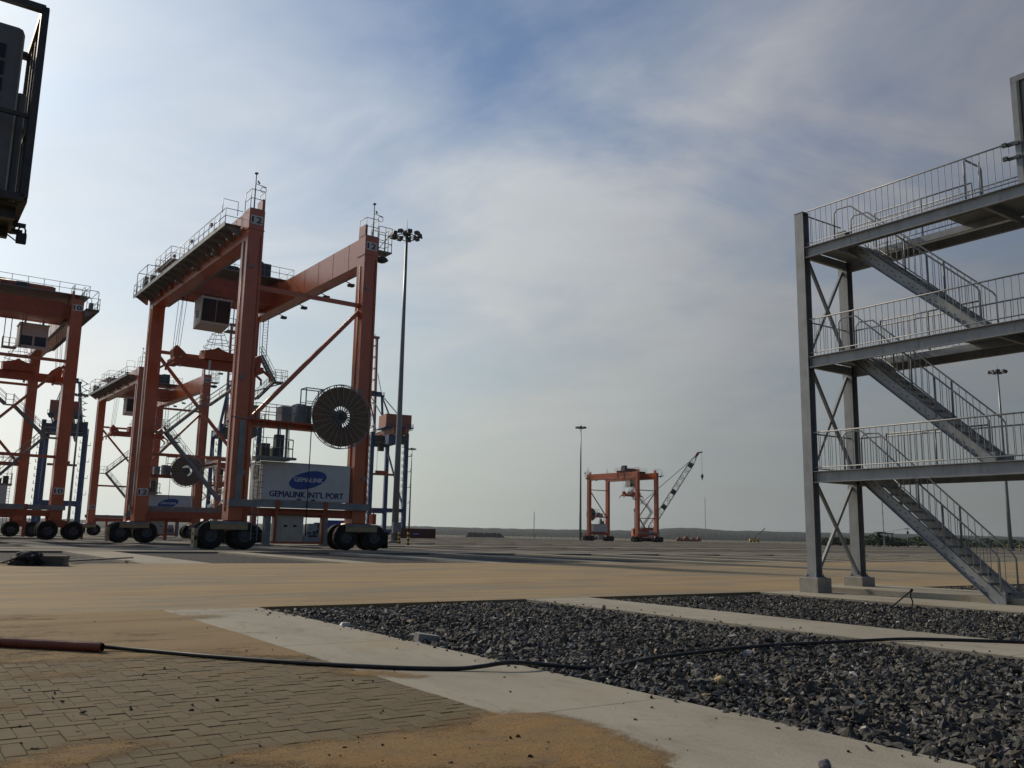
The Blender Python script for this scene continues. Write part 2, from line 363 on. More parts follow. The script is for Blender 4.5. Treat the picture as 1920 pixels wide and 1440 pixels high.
# concrete strips
k = nodemat('pale_concrete')
c = k.ramp(k.noise(0.9, 8, 0.65, (1,0.35,1)), [(0.28,(0.268,0.242,0.189)),(0.5,(0.348,0.318,0.251)),(0.72,(0.388,0.354,0.279))])
c = k.mix(k.ramp(k.noise(2.6, 8, 0.72, (1,0.5,1), (3,1,0), 0.6), [(0.56,0.0),(0.72,0.55)]), c, (0.216,0.192,0.150))
c = k.mix(k.ramp(k.noise(9, 6, 0.8, (0.4,1.6,1), (1,7,0)), [(0.66,0.0),(0.72,0.8)]), c, (0.104,0.088,0.066))
c = k.mix(k.ramp(k.noise(0.55, 6, 0.6, (1,1,1), (8,2,0)), [(0.55,0.0),(0.70,0.5)]), c, (0.352,0.265,0.150))
x, y, _ = k.xyz()
jt = k.mth('ABSOLUTE', k.mth('SUBTRACT', k.mth('FRACT', k.mth('DIVIDE', k.mth('ADD', y, 1.37, False), 4.6, False), None, False), 0.5, False), None, False)
c = k.mix(k.ramp(jt, [(0.0,0.75),(0.0016,0.0)]), c, (0.070,0.060,0.045))
c = k.mix(k.ramp(k.noise(1.7, 9, 0.75, (1.2,0.6,1), (11,4,0), 1.2), [(0.54,0.0),(0.64,0.55)]), c, (0.210,0.179,0.129))
c = k.mix(k.ramp(k.noise(0.8, 8, 0.7, (1.5,0.5,1), (3,14,0), 0.5), [(0.56,0.0),(0.68,0.45)]), c, (0.430,0.388,0.307))
c = k.mix(k.ramp(k.noise(120, 3, 0.8, (1,1,1), (2,2,0)), [(0.30,0.35),(0.45,0.0)]), c, (0.120,0.107,0.080))
setcol(k, c); k.bump(k.noise(34, 6, 0.7), 0.005); conc_m = k.m
k = nodemat('weathered_concrete')
c = k.ramp(k.noise(0.35, 8, 0.68, (1,0.5,1)), [(0.28,(0.13,0.120,0.100)),(0.5,(0.205,0.190,0.160)),(0.72,(0.26,0.240,0.198))])
c = k.mix(k.ramp(k.noise(0.06, 6, 0.65), [(0.40,0.0),(0.62,0.7)]), c, (0.22,0.185,0.135))
setcol(k, c); k.bump(k.noise(34, 6, 0.7), 0.005); conc_far_m = k.m
# crushed stone seen from too far to tell the pieces
k = nodemat('crushed_stone')
vo = k.voronoi(7.5); vo2 = k.voronoi(13.0)
c = k.ramp(vo.outputs['Color'], [(0.0,(0.030,0.030,0.032)),(0.55,(0.062,0.062,0.065)),(0.85,(0.12,0.118,0.118)),(1.0,(0.24,0.235,0.225))])
c = k.mix(k.ramp(vo.outputs['Distance'], [(0.40,0.0),(0.75,0.8)]), c, (0.016,0.016,0.018))
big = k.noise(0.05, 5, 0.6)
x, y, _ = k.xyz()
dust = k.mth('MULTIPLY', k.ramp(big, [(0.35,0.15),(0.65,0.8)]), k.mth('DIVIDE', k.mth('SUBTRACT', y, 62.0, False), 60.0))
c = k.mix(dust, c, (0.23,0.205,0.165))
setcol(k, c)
hh = k.mth('ADD', k.mth('MULTIPLY', k.mth('SUBTRACT', 1.0, vo.outputs['Distance'], False), 0.7, False), k.mth('MULTIPLY', k.mth('SUBTRACT', 1.0, vo2.outputs['Distance'], False), 0.3, False), False)
k.bump(hh, 0.10); gravel_m = k.m
k = nodemat('bed_floor'); setcol(k, k.ramp(k.noise(30, 5, 0.7), [(0.3,(0.012,0.012,0.013)),(0.7,(0.04,0.04,0.042))])); bedfloor_m = k.m
# individual stones: colour carried by each stone
k = nodemat('crushed_basalt')
at = k.N.new('ShaderNodeAttribute'); at.attribute_name = 'stone_tint'
c = k.mix(k.ramp(k.noise(38, 5, 0.7), [(0.35,0.0),(0.65,0.4)]), at.outputs['Color'], (0.17,0.155,0.13))
c = k.mix(k.ramp(k.noise(0.7, 6, 0.65, (1,1,1), (6,3,0), 0.4), [(0.50,0.0),(0.68,0.45)]), c, (0.165,0.145,0.112))
setcol(k, c); k.b.inputs['Roughness'].default_value = 0.7; k.b.inputs['Specular IOR Level'].default_value = 0.3; k.bump(k.noise(60, 4, 0.7), 0.006); stone_m = k.m
k = nodemat('dry_earth_and_scrub'); setcol(k, k.ramp(k.noise(0.02, 7, 0.65), [(0.3,(0.075,0.085,0.045)),(0.6,(0.17,0.145,0.10))])); earth_m = k.m
# ------------------------------------------------------------------ ground geometry
def slab(name, u0, u1, v0, v1, z0, z1, m, label=None, parent=None, kind='structure', bevel=0):
    mb = MB(); p = [UV(u0,v0,z0), UV(u1,v0,z0), UV(u1,v1,z0), UV(u0,v1,z0), UV(u0,v0,z1), UV(u1,v0,z1), UV(u1,v1,z1), UV(u0,v1,z1)]
    mb.hexa(p); o = mb.build(name, m, parent, bevel)
    if kind: o['kind'] = kind
    if label: o['label'] = label
    return o
def sheet(name, pts, z, m):
    mb = MB(); mb.v = [(p[0], p[1], z) for p in pts]; mb.quadface(range(len(pts))); o = mb.build(name, m); o['kind'] = 'structure'; return o
sheet('ground', [(-9000,-200),(9000,-200),(9000,9000),(-9000,9000)], -0.45, earth_m)
VE, VR = 15.4, 36.0                       # near and far edge of the sandy road
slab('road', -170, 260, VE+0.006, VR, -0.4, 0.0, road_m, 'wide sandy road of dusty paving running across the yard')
PU0, PU1, PV0, PV1 = -1.2, 3.9, 2.6, VE
pavement = slab('pavement', -40, PU1-0.004, -16, VE-0.002, -0.4, -0.014, joint_m, 'grey block paving half buried under blown sand')
STRIPS = [(3.9,5.5), (11.22,12.9)]
for i, (a, b_) in enumerate(STRIPS):
    slab('concrete_strip', a, b_, -14, VE, -0.4, 0.0, conc_m, ['broad pale concrete strip crossing the foreground under the cable', 'pale concrete strip between the two near gravel beds'][i], bevel=0.008)
slab('concrete_strip', 18.65, 20.72, -14, VE, -0.4, 0.0, conc_m, 'concrete footing strip in front of the stair tower', bevel=0.008)
slab('concrete_plinth', 20.725, 23.5, -14, VE, -0.4, 0.13, conc_m, 'low raised concrete plinth behind the stair foot', bevel=0.012)
for (a, b_) in ((5.505,11.215), (12.905,18.645), (23.505,60.0)):
    slab('gravel_bed_floor', a, b_, -14, VE, -0.42, -0.17, bedfloor_m)
# yard beyond the road: stone beds, cross strips, crane runways
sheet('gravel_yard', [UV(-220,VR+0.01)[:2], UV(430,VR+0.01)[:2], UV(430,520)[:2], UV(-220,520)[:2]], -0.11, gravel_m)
farstrips = [(-21.3,-19.7), (-13.8,-12.2), (-6.4,-4.8), (0.6,2.2), (8.35,10.95), (16.9,18.4), (24.1,25.7), (31.6,33.1)]+[(39.0+7.45*i, 40.6+7.45*i) for i in range(44)]
for a, b_ in farstrips:
    slab('concrete_strip', a, b_, VR+0.01, 55.0, -0.3, -0.004, conc_m)
    slab('concrete_strip', a, b_, 65.0, 86.0, -0.3, -0.004, conc_far_m)
    if a > 20: slab('concrete_strip', a, b_, 93.0, 330, -0.3, -0.004, conc_far_m)
for a, b_ in ((55.2,59.9), (61.0,64.8), (86.2,92.8), (118,122), (150,156), (205,212), (262,270), (330.2,345)):
    slab('crane_runway', -215, 420, a, b_, -0.3, 0.0, conc_far_m)
# block paving, every paver a piece of its own in a herringbone bond
PW, PGAP = 0.122, 0.0026
def paver_mesh(name, sx, sy, mi):
    mb = MB(); g_ = PGAP; x1, y1 = sx-g_, sy-g_; c = 0.004
    z0, z1, z2 = -0.014, -0.004, 0.0
    mb.v = [(g_,g_,z0),(x1,g_,z0),(x1,y1,z0),(g_,y1,z0),(g_,g_,z1),(x1,g_,z1),(x1,y1,z1),(g_,y1,z1),(g_+c,g_+c,z2),(x1-c,g_+c,z2),(x1-c,y1-c,z2),(g_+c,y1-c,z2)]
    for q in ((0,1,5,4),(1,2,6,5),(2,3,7,6),(3,0,4,7),(4,5,9,8),(5,6,10,9),(6,7,11,10),(7,4,8,11),(8,9,10,11)): mb.quadface(q)
    return mb.mesh(name, pavers_m[mi])
pm = {(o_, i): paver_mesh('paver', *{'H': (2*PW, PW), 'V': (PW, 2*PW), 'S': (PW, PW)}[o_], i) for o_ in 'HVS' for i in range(3)}
pl = []
ni, nj = int((PU1-PU0)/PW), int((PV1-PV0)/PW)
for i in range(-1, ni+1):
    for j in range(-1, nj+1):
        t_ = (i-j) % 4
        if t_ == 0: o_, w_, h_ = 'H', 2, 1
        elif t_ == 3: o_, w_, h_ = 'V', 1, 2
        else: continue
        if j < 0 or j+h_ > nj or i < 0 or i >= ni: continue
        if i+w_ > ni: o_ = 'S'
        pl.append((PU1-0.004-ni*PW+i*PW, PV0+j*PW, o_))
def inframe(p, mg=40):
    d = p-CAM; z = d.dot(_f)
    if z < 0.1: return None
    X, Y = 960+F_PX*d.dot(_r)/z, 720-F_PX*d.dot(_u)/z
    return (X, Y, z) if -mg < X < 1920+mg and -mg < Y < 1440+mg else None
# --- sand lying on the pavers: a low relief that buries some and leaves others bare
def gs(u, v, cu, cv, ru, rv): return math.exp(-((u-cu)/ru)**2-((v-cv)/rv)**2)
PATCH = [(*guv(900,1410),0.80,0.80,0.019), (*guv(1010,1355),0.36,0.8,0.017), (*guv(1130,1405),0.42,0.75,0.017), (*guv(700,1405),0.55,0.40,0.014), (*guv(200,1402),0.42,0.34,0.015), (*guv(60,1435),0.4,0.4,0.015), (*guv(420,1425),0.4,0.22,0.010),
         (*guv(30,1325),0.35,0.4,0.012), (*guv(60,1268),0.6,0.45,0.013), (*guv(690,1262),0.50,0.36,0.0155), (*guv(780,1270),0.26,0.25,0.012), (*guv(440,1190),0.9,0.9,0.010), (*guv(560,1225),0.4,0.4,0.009), (*guv(330,1160),1.0,1.0,0.012), (*guv(560,1420),0.4,0.3,0.008)]
def sand_h(u, v):
    t_ = min(1, max(0, (v-8.9+0.25*(u-2))/1.7)); base = -0.0135+0.0185*t_*t_*(3-2*t_)
    if u > 3.9: base = -0.016+0.010*t_*max(0, (v-12.6)/2.8)
    n_ = mnoise.fractal(Vector((u*0.9, v*1.5, 3.3)), 1.0, 2.1, 5)*0.0062+mnoise.noise(Vector((u*6, v*9, 1.0)))*0.0030+mnoise.noise(Vector((u*19, v*22, 1.0)))*0.0026+mnoise.noise(Vector((u*41, v*43, 5.0)))*0.0020
    h_ = base+n_
    for (cu, cv, ru, rv, a) in PATCH: h_ += a*gs(u, v, cu, cv, ru, rv)
    return min(h_, 0.016)
us = np.arange(-0.4, 5.2, 0.023); vsn = np.arange(2.9, VE-0.01, 0.023)
sh = np.array([[sand_h(float(a), float(b_)) for b_ in vsn] for a in us])
mb = MB(); nv = len(vsn)
mb.v = [tuple(UV(float(a), float(b_), float(max(sh[i, j], 0.0026)))) for i, a in enumerate(us) for j, b_ in enumerate(vsn)]
for i in range(len(us)-1):
    for j in range(nv-1):
        if max(sh[i,j], sh[i+1,j], sh[i,j+1], sh[i+1,j+1]) < -0.0075: continue
        mb.quadface((i*nv+j, (i+1)*nv+j, (i+1)*nv+j+1, i*nv+j+1), 0, True)
so_ = mb.build('drifted_sand', sand_m); da = so_.data.attributes.new('depth', 'FLOAT', 'POINT'); da.data.foreach_set('value', sh.reshape(-1).astype(np.float32))
tag(so_, 'orange brown sand drifted over the foreground paving', 'sand', kind='stuff')
def sand_at(u, v): return sand_h(u, v)
vis = []
for (a, b_, o_) in pl:
    cu, cv = a+PW, b_+PW*0.5
    q = inframe(UV(cu, cv), -5)
    buried = sand_at(cu, cv) > 0.004
    vis.append((1e9 if (q is None or buried) else q[2], a, b_, o_))
vis.sort(key=lambda t: t[0])
rest = MB()
for n_, (d_, a, b_, o_) in enumerate(vis):
    mi = random.choice((0,0,0,1,1,2)); dz = random.uniform(-0.0045, 0.0018); tilt = random.uniform(-0.006, 0.006)
    if n_ < 300 and d_ < 1e8:
        o = bpy.data.objects.new('paver', pm[(o_, mi)]); COL.objects.link(o); o.parent = pavement
        o.location = UV(a, b_, dz); o.rotation_euler = (tilt, tilt*0.6, TH)
    else:
        me = pm[(o_, mi)]; b0 = len(rest.v)
        rest.v += [tuple(UV(a+v_.co.x, b_+v_.co.y, v_.co.z+dz)) for v_ in me.vertices]
        for p_ in me.polygons: rest.quadface([b0+i for i in p_.vertices], mi)
tag(rest.build('paver_field', pavers_m, pavement), kind='stuff')
# --- crushed stone, stone by stone
ICO_V = np.array([(0,0,1)]+[(0.894*math.cos(2*math.pi*i/5), 0.894*math.sin(2*math.pi*i/5), 0.447) for i in range(5)]+[(0.894*math.cos(2*math.pi*(i+.5)/5), 0.894*math.sin(2*math.pi*(i+.5)/5), -0.447) for i in range(5)]+[(0,0,-1)])
ICO_F = np.array([(0,1+i,1+(i+1)%5) for i in range(5)]+[(1+i,6+i,1+(i+1)%5) for i in range(5)]+[(1+(i+1)%5,6+i,6+(i+1)%5) for i in range(5)]+[(11,6+(i+1)%5,6+i) for i in range(5)])
def stones(name, P, S, label=None, tintscale=1.0):
    n = len(P)
    V = np.repeat(ICO_V[None], n, 0)+RNG.normal(0, 0.27, (n,12,3))
    sc = np.stack([RNG.uniform(0.75,1.55,n), RNG.uniform(0.5,1.1,n), RNG.uniform(0.30,0.80,n)], 1)*S[:,None]
    V = V*sc[:,None,:]
    q = RNG.normal(0, 1, (n,4)); q[:,0] += 0.0; tl = RNG.normal(0, 0.55, (n,2)); ya = RNG.uniform(0, 2*math.pi, n)
    ca, sa = np.cos(ya)[:,None], np.sin(ya)[:,None]
    X, Y, Z = V[...,0]*ca-V[...,1]*sa, V[...,0]*sa+V[...,1]*ca, V[...,2]
    cx_, sx_ = np.cos(tl[:,:1]), np.sin(tl[:,:1]); Y, Z = Y*cx_-Z*sx_, Y*sx_+Z*cx_
    cy_, sy_ = np.cos(tl[:,1:]), np.sin(tl[:,1:]); X, Z = X*cy_+Z*sy_, -X*sy_+Z*cy_
    V = np.stack([X, Y, Z], -1)+P[:,None,:]
    F = (ICO_F[None]+(np.arange(n)*12)[:,None,None]).reshape(-1,3)
    me = bpy.data.meshes.new(name); me.vertices.add(n*12); me.vertices.foreach_set('co', V.reshape(-1).astype(np.float32))
    nf = len(F); me.loops.add(nf*3); me.loops.foreach_set('vertex_index', F.reshape(-1).astype(np.int32))
    me.polygons.add(nf); me.polygons.foreach_set('loop_start', np.arange(0, nf*3, 3, dtype=np.int32))
    me.polygons.foreach_set('use_smooth', np.zeros(nf, dtype=bool)); me.update(calc_edges=True); me.validate()
    gq = np.clip(RNG.lognormal(math.log(0.048), 0.70, n), 0.010, 0.40)
    tint = np.stack([gq*RNG.uniform(0.95,1.05,n), gq*RNG.uniform(0.92,0.99,n), gq*RNG.uniform(0.76,0.93,n), np.ones(n)], 1)
    oc = RNG.random(n) < 0.012; tint[oc,:3] = np.array([0.36,0.27,0.15])*RNG.uniform(0.7,1.1,(oc.sum(),1))
    wh = RNG.random(n) < 0.028; tint[wh,:3] = np.array([0.42,0.41,0.39])*RNG.uniform(0.8,1.15,(wh.sum(),1))
    ca_ = me.color_attributes.new('stone_tint', 'FLOAT_COLOR', 'POINT'); ca_.data.foreach_set('color', np.repeat(tint, 12, 0).reshape(-1).astype(np.float32))
    me.materials.append(stone_m)
    o = bpy.data.objects.new(name, me); COL.objects.link(o); return o
def bed(name, u0, u1, v0, v1, dens, s0, s1, label, ztop=-0.055):
    n = int((u1-u0)*(v1-v0)*dens); U_ = RNG.uniform(u0, u1, n); V_ = RNG.uniform(v0, v1, n)
    P = np.outer(U_, np.array(UX))+np.outer(V_, np.array(UY))
    d = P-np.array(CAM); z = d@np.array(_f); X = 960+F_PX*(d@np.array(_r))/z; Y = 720-F_PX*(d@np.array(_u))/z
    ok = (z > 1)&(X > -60)&(X < 2000)&(Y < 1540); P, U_, V_ = P[ok], U_[ok], V_[ok]; n = len(P)
    S = s0+(s1-s0)*RNG.beta(1.3, 3.6, n)
    und = 0.022*np.sin(U_*2.1+1.3*np.sin(V_*0.9))+0.018*np.sin(V_*1.7+U_*0.6)
    edge = np.minimum(np.minimum(U_-u0, u1-U_), v1-V_); und = und*np.clip(edge/0.6, 0.2, 1)-0.015*np.clip(1-edge/0.25, 0, 1)
    P[:,2] = ztop+und+RNG.uniform(-0.055, 0.012, n)-np.clip(v1-0.5-V_, -1, 0)*-0.06
    inset = S*1.1; ok = (U_-u0 > inset*0.7)&(u1-U_ > inset*0.7)&(v1-V_ > inset*0.7)
    o = stones(name, P[ok], S[ok]); tag(o, label, 'gravel', kind='stuff'); return o
bed('gravel', 5.505, 11.215, 2.4, VE, 760, 0.015, 0.072, 'dark crushed stone filling the nearest bed beside the foreground concrete strip', -0.045)
bed('gravel', 12.905, 18.645, 3.5, VE, 520, 0.018, 0.066, 'dark crushed stone in the bed in front of the stair tower', -0.06)
bed('gravel', 23.505, 33, 5.0, VE, 300, 0.03, 0.06, 'dark crushed stone behind the foot of the stair tower', -0.03)
n = 150; U_ = np.concatenate([5.5-RNG.exponential(0.10, 90), 11.22+RNG.exponential(0.10, 40), 12.9-RNG.exponential(0.1, 20)]); V_ = RNG.uniform(2.6, VE-.1, n)
P_ = np.outer(U_, np.array(UX))+np.outer(V_, np.array(UY)); P_[:,2] = 0.006
tag(stones('spilled_stones', P_, RNG.uniform(0.008, 0.026, n)), 'loose dark stones spilled from the gravel onto the concrete strips', 'stones', kind='stuff')
# ------------------------------------------------------------------ steel stair tower (access rack) on the right
def make_tower():
    root = empty('stair_tower', UV(20.11, 14.78), TH)
    tag(root, 'galvanised steel stair tower with three railed decks on concrete footings', 'stair tower')
    CW = 1.93; DECKS = (3.13, 6.22, 9.30); YE = -13.0
    def column(x, y, top):
        mb = MB(); a, d, tf, tw = 0.14, 0.13, 0.016, 0.012
        mb.box(x-d, x-d+tf, y-a, y+a, 0.40, top); mb.box(x+d-tf, x+d, y-a, y+a, 0.40, top)
        mb.box(x-d+tf, x+d-tf, y-tw/2, y+tw/2, 0.40, top-0.002)
        mb.box(x-0.2, x+0.2, y-0.2, y+0.2, 0.375, 0.3995); mb.box(x-d-.01, x+d+.01, y-a-.01, y+a+.01, top, top+0.014)
        for z in DECKS:                       # stiffener plates at the deck connections
            for zz in (z-0.29, z-0.02): mb.box(x-d+tf, x+d-tf, y-a+.004, y-tw/2-.001, zz, zz+.012)
        c = mb.build('column', galv, root)
        bb = MB()
        for sx in (-.15, .15):
            for sy in (-.15, .15): bb.cyl((x+sx, y+sy, .3995), (x+sx, y+sy, .47), .014, n=6); bb.cyl((x+sx, y+sy, .3996), (x+sx, y+sy, .425), .026, n=6)
        tag(bb.build('anchor_bolts', galv_d, c), kind='stuff')
        f = MB(); f.box(x-.29, x+.29, y-.29, y+.29, -0.02, 0.375); fo = f.build('footing', concrete, root, 0.012)
    for y in (0.0, -8.6):
        for x in (0.0, CW): column(x, y, 10.33 if x == 0 else 10.2)
    # bracing between the two end columns
    for y in (0.0,):
        zs = (0.45,)+DECKS
        for a, b_ in zip(zs, zs[1:]):
            lo, hi = a+(0.08 if a > 1 else 0.0), b_-0.32
            for s, yy in ((1, y+0.03), (-1, y-0.05)):
                p, q = (0.13, yy, lo), (CW-0.13, yy, hi)
                if s < 0: p, q = (0.13, yy, hi), (CW-0.13, yy, lo)
                MB().bar(p, q, 0.012, 0.10, up=(0,1,0)).bar(Vector(p)+Vector((0,-.04,0.0)), Vector(q)+Vector((0,-.04,0.0)), 0.085, 0.010, up=(0,1,0)).build('diagonal_brace', galv, root)
    SX0, SX1 = 0.52, 1.30                     # stair stringers
    YT, YB = -1.15, -4.45                     # top nosing and foot of each flight
    bal = MB().cyl((0,0,0), (0,0,0.93), 0.0085, n=6, cap=False).mesh('baluster', galv)
    nbal = [0]; extra = MB()
    def baluster(parent, x, y, z, h=0.93):
        nbal[0] += 1
        if nbal[0] <= 300:
            o = bpy.data.objects.new('baluster', bal); COL.objects.link(o); o.parent = parent; o.location = (x, y, z); o.scale = (1,1,h/0.93)
        else: extra.cyl((x, y, z), (x, y, z+h), 0.0085, n=6, cap=False)
    def railing(pts, z, name='railing', gap=0.165, top=1.03, bot=0.10, thick=0, skip_end=False):
        mb = MB(); pts = [Vector((a, b_, z)) for a, b_ in pts]; up = Vector((0,0,1))
        mb.tube([p+up*top for p in pts], 0.021, 8); mb.tube([p+up*bot for p in pts], 0.016, 8)
        if thick:
            for a, b_ in zip(pts, pts[1:]):
                k_ = max(1, round((b_-a).length/thick))
                for i in range(k_+1): p = a+(b_-a)*(i/k_); mb.cyl(p, p+up*top, 0.021, n=8)
        o = mb.build(name, galv, root)
        for a, b_ in zip(pts, pts[1:]):
            L = (b_-a).length; k_ = int(L/gap)
            for i in range(1, k_): p = a+(b_-a)*(i/k_); baluster(o, p.x, p.y, z+bot)
        return o
    rails_late = []
    for z in DECKS:
        # edge beams (channels), end beam, joists, plate with the stair opening
        for x, s in ((-0.02, -1), (CW+0.02, 1)):
            mb = MB(); xo = x+s*0.04
            mb.box(min(x,x+s*.01), max(x,x+s*.01), YE, -0.16, z-0.29, z-0.012)
            mb.box(min(x+s*.01,x+s*.10), max(x+s*.01,x+s*.10), YE, -0.16, z-0.30, z-0.285); mb.box(min(x+s*.01,x+s*.10), max(x+s*.01,x+s*.10), YE, -0.16, z-0.015, z)
            mb.box(x-0.06, x+0.06, -0.18, -0.165, z-0.31, z+0.005)
            mb.build('edge_beam', galv, root)
        MB().box(0.10, CW-0.10, -0.12, -0.02, z-0.27, z-0.05).build('end_beam', galv, root)
        jo = MB()
        for y in [-0.9, -4.9]+[-6.3-1.4*i for i in range(5)]: jo.box(0.0, CW, y-0.04, y+0.04, z-0.20, z-0.035)
        jo.box(1.42, 1.48, -4.86, -0.94, z-0.20, z-0.035); jo.box(0.36, 0.40, -4.86, -0.94, z-0.18, z-0.035)
        jo.build('floor_joists', galv, root)
        pl_ = MB(); y0, y1 = -1.2, -3.75
        zt0, zt1 = z-0.032, z-0.018
        pl_.box(0.0, CW, y0, -0.13, zt0, zt1); pl_.box(0.0, CW, YE, y1, zt0, zt1); pl_.box(1.45, CW, y1+.001, y0-.001, zt0, zt1); pl_.box(0.0, 0.42, y1+.001, y0-.001, zt0, zt1)
        pl_.build('deck_plate', galv_d, root)
        railing([(-0.06, -0.16), (-0.06, -9.0)], z)
        rails_late.append(z)
    for z in DECKS[::-1]:
        railing([(0.12, -0.0), (CW-0.12, 0.0)], z)
    for z in DECKS:
        railing([(1.50, -1.3), (1.50, -4.0)], z, 'opening_guard', thick=1.35)
    # flights, nearest details first
    nst = 15
    for fi, z1 in enumerate(DECKS):
        z0 = 0.0 if fi == 0 else DECKS[fi-1]; H_ = z1-z0
        fl = MB(); d = Vector((0, YT-YB, H_)); dn = d.normalized(); nrm_ = Vector((0, -dn.z, dn.y))
        for x, s in ((SX0, -1), (SX1, 1)):
            # channel stringer: web with flanges turned away from the stair
            a = Vector((x, YB+0.02, z0+0.10)); b_ = Vector((x, YT, z1-0.10))
            fl.bar(a, b_, 0.012, 0.26, up=nrm_)
            for k_ in (-0.125, 0.125): fl.bar(a+nrm_*k_+Vector((-s*.0,0,0))+Vector((s*.04,0,0)), b_+nrm_*k_+Vector((s*.04,0,0)), 0.075, 0.012, up=nrm_)
            fl.box(x-0.05, x+0.05, YB-0.16, YB+0.20, z0+0.012 if fi else 0.006, z0+0.26); fl.box(x-.09, x+.09, YB-.2, YB+.24, z0+(0.001 if fi else 0.0), z0+0.0055+(0.006 if fi else 0))
        f = fl.build('stair_flight', galv, root)
        tm = MB().box(SX0+0.007, SX1-0.007, -0.115, 0.115, -0.018, 0.0).box(SX0+.007, SX1-.007, -0.115, -0.105, -0.05, -0.018).mesh('tread', galv_d)
        for i in range(1, nst):
            o = bpy.data.objects.new('tread', tm); COL.objects.link(o); o.parent = f; o.location = (0, YB+(YT-YB)*i/nst, z0+H_*i/nst+0.02)
        bo = MB()
        for i in range(1, nst):
            for kk in (-0.07, 0.07):
                y = YB+(YT-YB)*i/nst+kk; z = z0+H_*i/nst-0.02+kk*0.55
                bo.cyl((SX0-0.0065, y, z), (SX0-0.02, y, z), 0.017, n=6)
        tag(bo.build('bolt_heads', dkgrey, f), kind='stuff')
        for x in (SX0, SX1):
            hr = MB(); off = Vector((0,0,1.02)); a = Vector((x, YB+0.05, z0+0.12)); b_ = Vector((x, YT-0.05, z1+0.02))
            hr.tube([a+Vector((0,-.10,0.02)), a+Vector((0,-.10,.88)), a+Vector((0,-.03,.99)), a+off, b_+off, b_+off+Vector((0,.42,.02)), b_+off+Vector((0,.52,-.08)), b_+Vector((0,.52,.02))], 0.021, 8)
            hr.tube([a+Vector((0,0,.14)), b_+Vector((0,0,.14))], 0.016, 8)
            for t_ in (0.36, 0.68): p = a+(b_-a)*t_; hr.cyl(p, p+off, 0.021, n=8)
            h_ = hr.build('stair_railing', galv, f)
            nb = 20
            for i in range(1, nb): p = a+(b_-a)*(i/nb); baluster(f, p.x, p.y, p.z+0.14, 0.87)
    # U-shaped guard at the foot of the top landing
    MB().tube([(0.1,-4.55,9.29), (0.1,-4.55,10.33), (0.16,-4.55,10.39), (0.84,-4.55,10.39), (0.9,-4.55,10.33), (0.9,-4.55,9.29)], 0.024, 8).tube([(0.1,-4.9,9.29), (0.1,-4.9,10.2)], 0.024, 8).build('hoop_guard', galv, root)
    for z in rails_late: railing([(CW+0.06, -0.16), (CW+0.06, -9.0)], z)
    tag(extra.build('far_balusters', galv, root), kind='stuff')
    # framed board standing on the top deck with clamp arms
    bd = MB(); y0, y1, zb, zt = -5.84, -7.6, 10.02, 11.72
    bd.box(-0.11, 0.03, y0-0.13, y0, 9.30, zt); bd.box(-0.11, 0.03, y1, y1+.13, 9.30, zt); bd.box(-0.112, 0.032, y1, y0, zt+.001, zt+.14); bd.box(-0.10, 0.02, y1+.131, y0-.131, zb-.10, zb)
    b_ = bd.build('board_frame', galv, root)
    MB().box(-0.04, -0.02, y1+.131, y0-.131, zb, zt).build('board', midgrey, b_)
    MB().box(-0.115, -.06, y0-.19, y0-.131, zb, zt-.001).build('edge_trim', dkgrey, b_)
    ca = MB()
    for z in (10.25, 9.92): ca.box(-0.16, -0.115, y0-0.10, y0+0.16, z-.035, z+.035).box(-.19, -.115, y0+.161, y0+.26, z-.02, z+.07)
    ca.build('clamp_arms', dkgrey, b_)
    return root
make_tower()
# ------------------------------------------------------------------ lettering
def text_mesh(txt, size, depth=0.004, bold=0.0, width=None):
    cu = bpy.data.curves.new('lettering', 'FONT'); cu.body = txt; cu.size = size; cu.align_x = 'CENTER'; cu.align_y = 'CENTER'
    cu.extrude = depth; cu.resolution_u = 3
    ob = bpy.data.objects.new('lettering_tmp', cu); COL.objects.link(ob)
    dg = bpy.context.evaluated_depsgraph_get(); me = bpy.data.meshes.new_from_object(ob.evaluated_get(dg))
    bpy.data.objects.remove(ob); bpy.data.curves.remove(cu)
    V = np.array([v.co[:] for v in me.vertices]); w = V[:,0].max()-V[:,0].min()
    V[:,0] -= (V[:,0].max()+V[:,0].min())/2; V[:,1] -= (V[:,1].max()+V[:,1].min())/2
    if width: V[:,0] *= width/w
    F = [tuple(p.vertices) for p in me.polygons]; vs_, fs_ = [], []
    for k_, (dx, dy) in enumerate(((0,0), (bold,0), (-bold,0), (0,bold*.5), (0,-bold*.5)) if bold else ((0,0),)):
        b0 = len(vs_); vs_ += [(x+dx, y+dy, z+k_*0.0007) for x, y, z in V.tolist()]; fs_ += [tuple(i+b0 for i in f) for f in F]
    bpy.data.meshes.remove(me); me = bpy.data.meshes.new('lettering'); me.from_pydata(vs_, [], fs_); me.update()
    return me
def text_on(txt, size, m, parent, loc, name='lettering', bold=0.0, width=None, rot=(math.pi/2, 0, 0)):
    me = text_mesh(txt, size, 0.004, bold, width); me.materials.clear(); me.materials.append(m); me.name = name
    o = bpy.data.objects.new(name, me); COL.objects.link(o); o.parent = parent; o.location = loc; o.rotation_euler = rot; return o
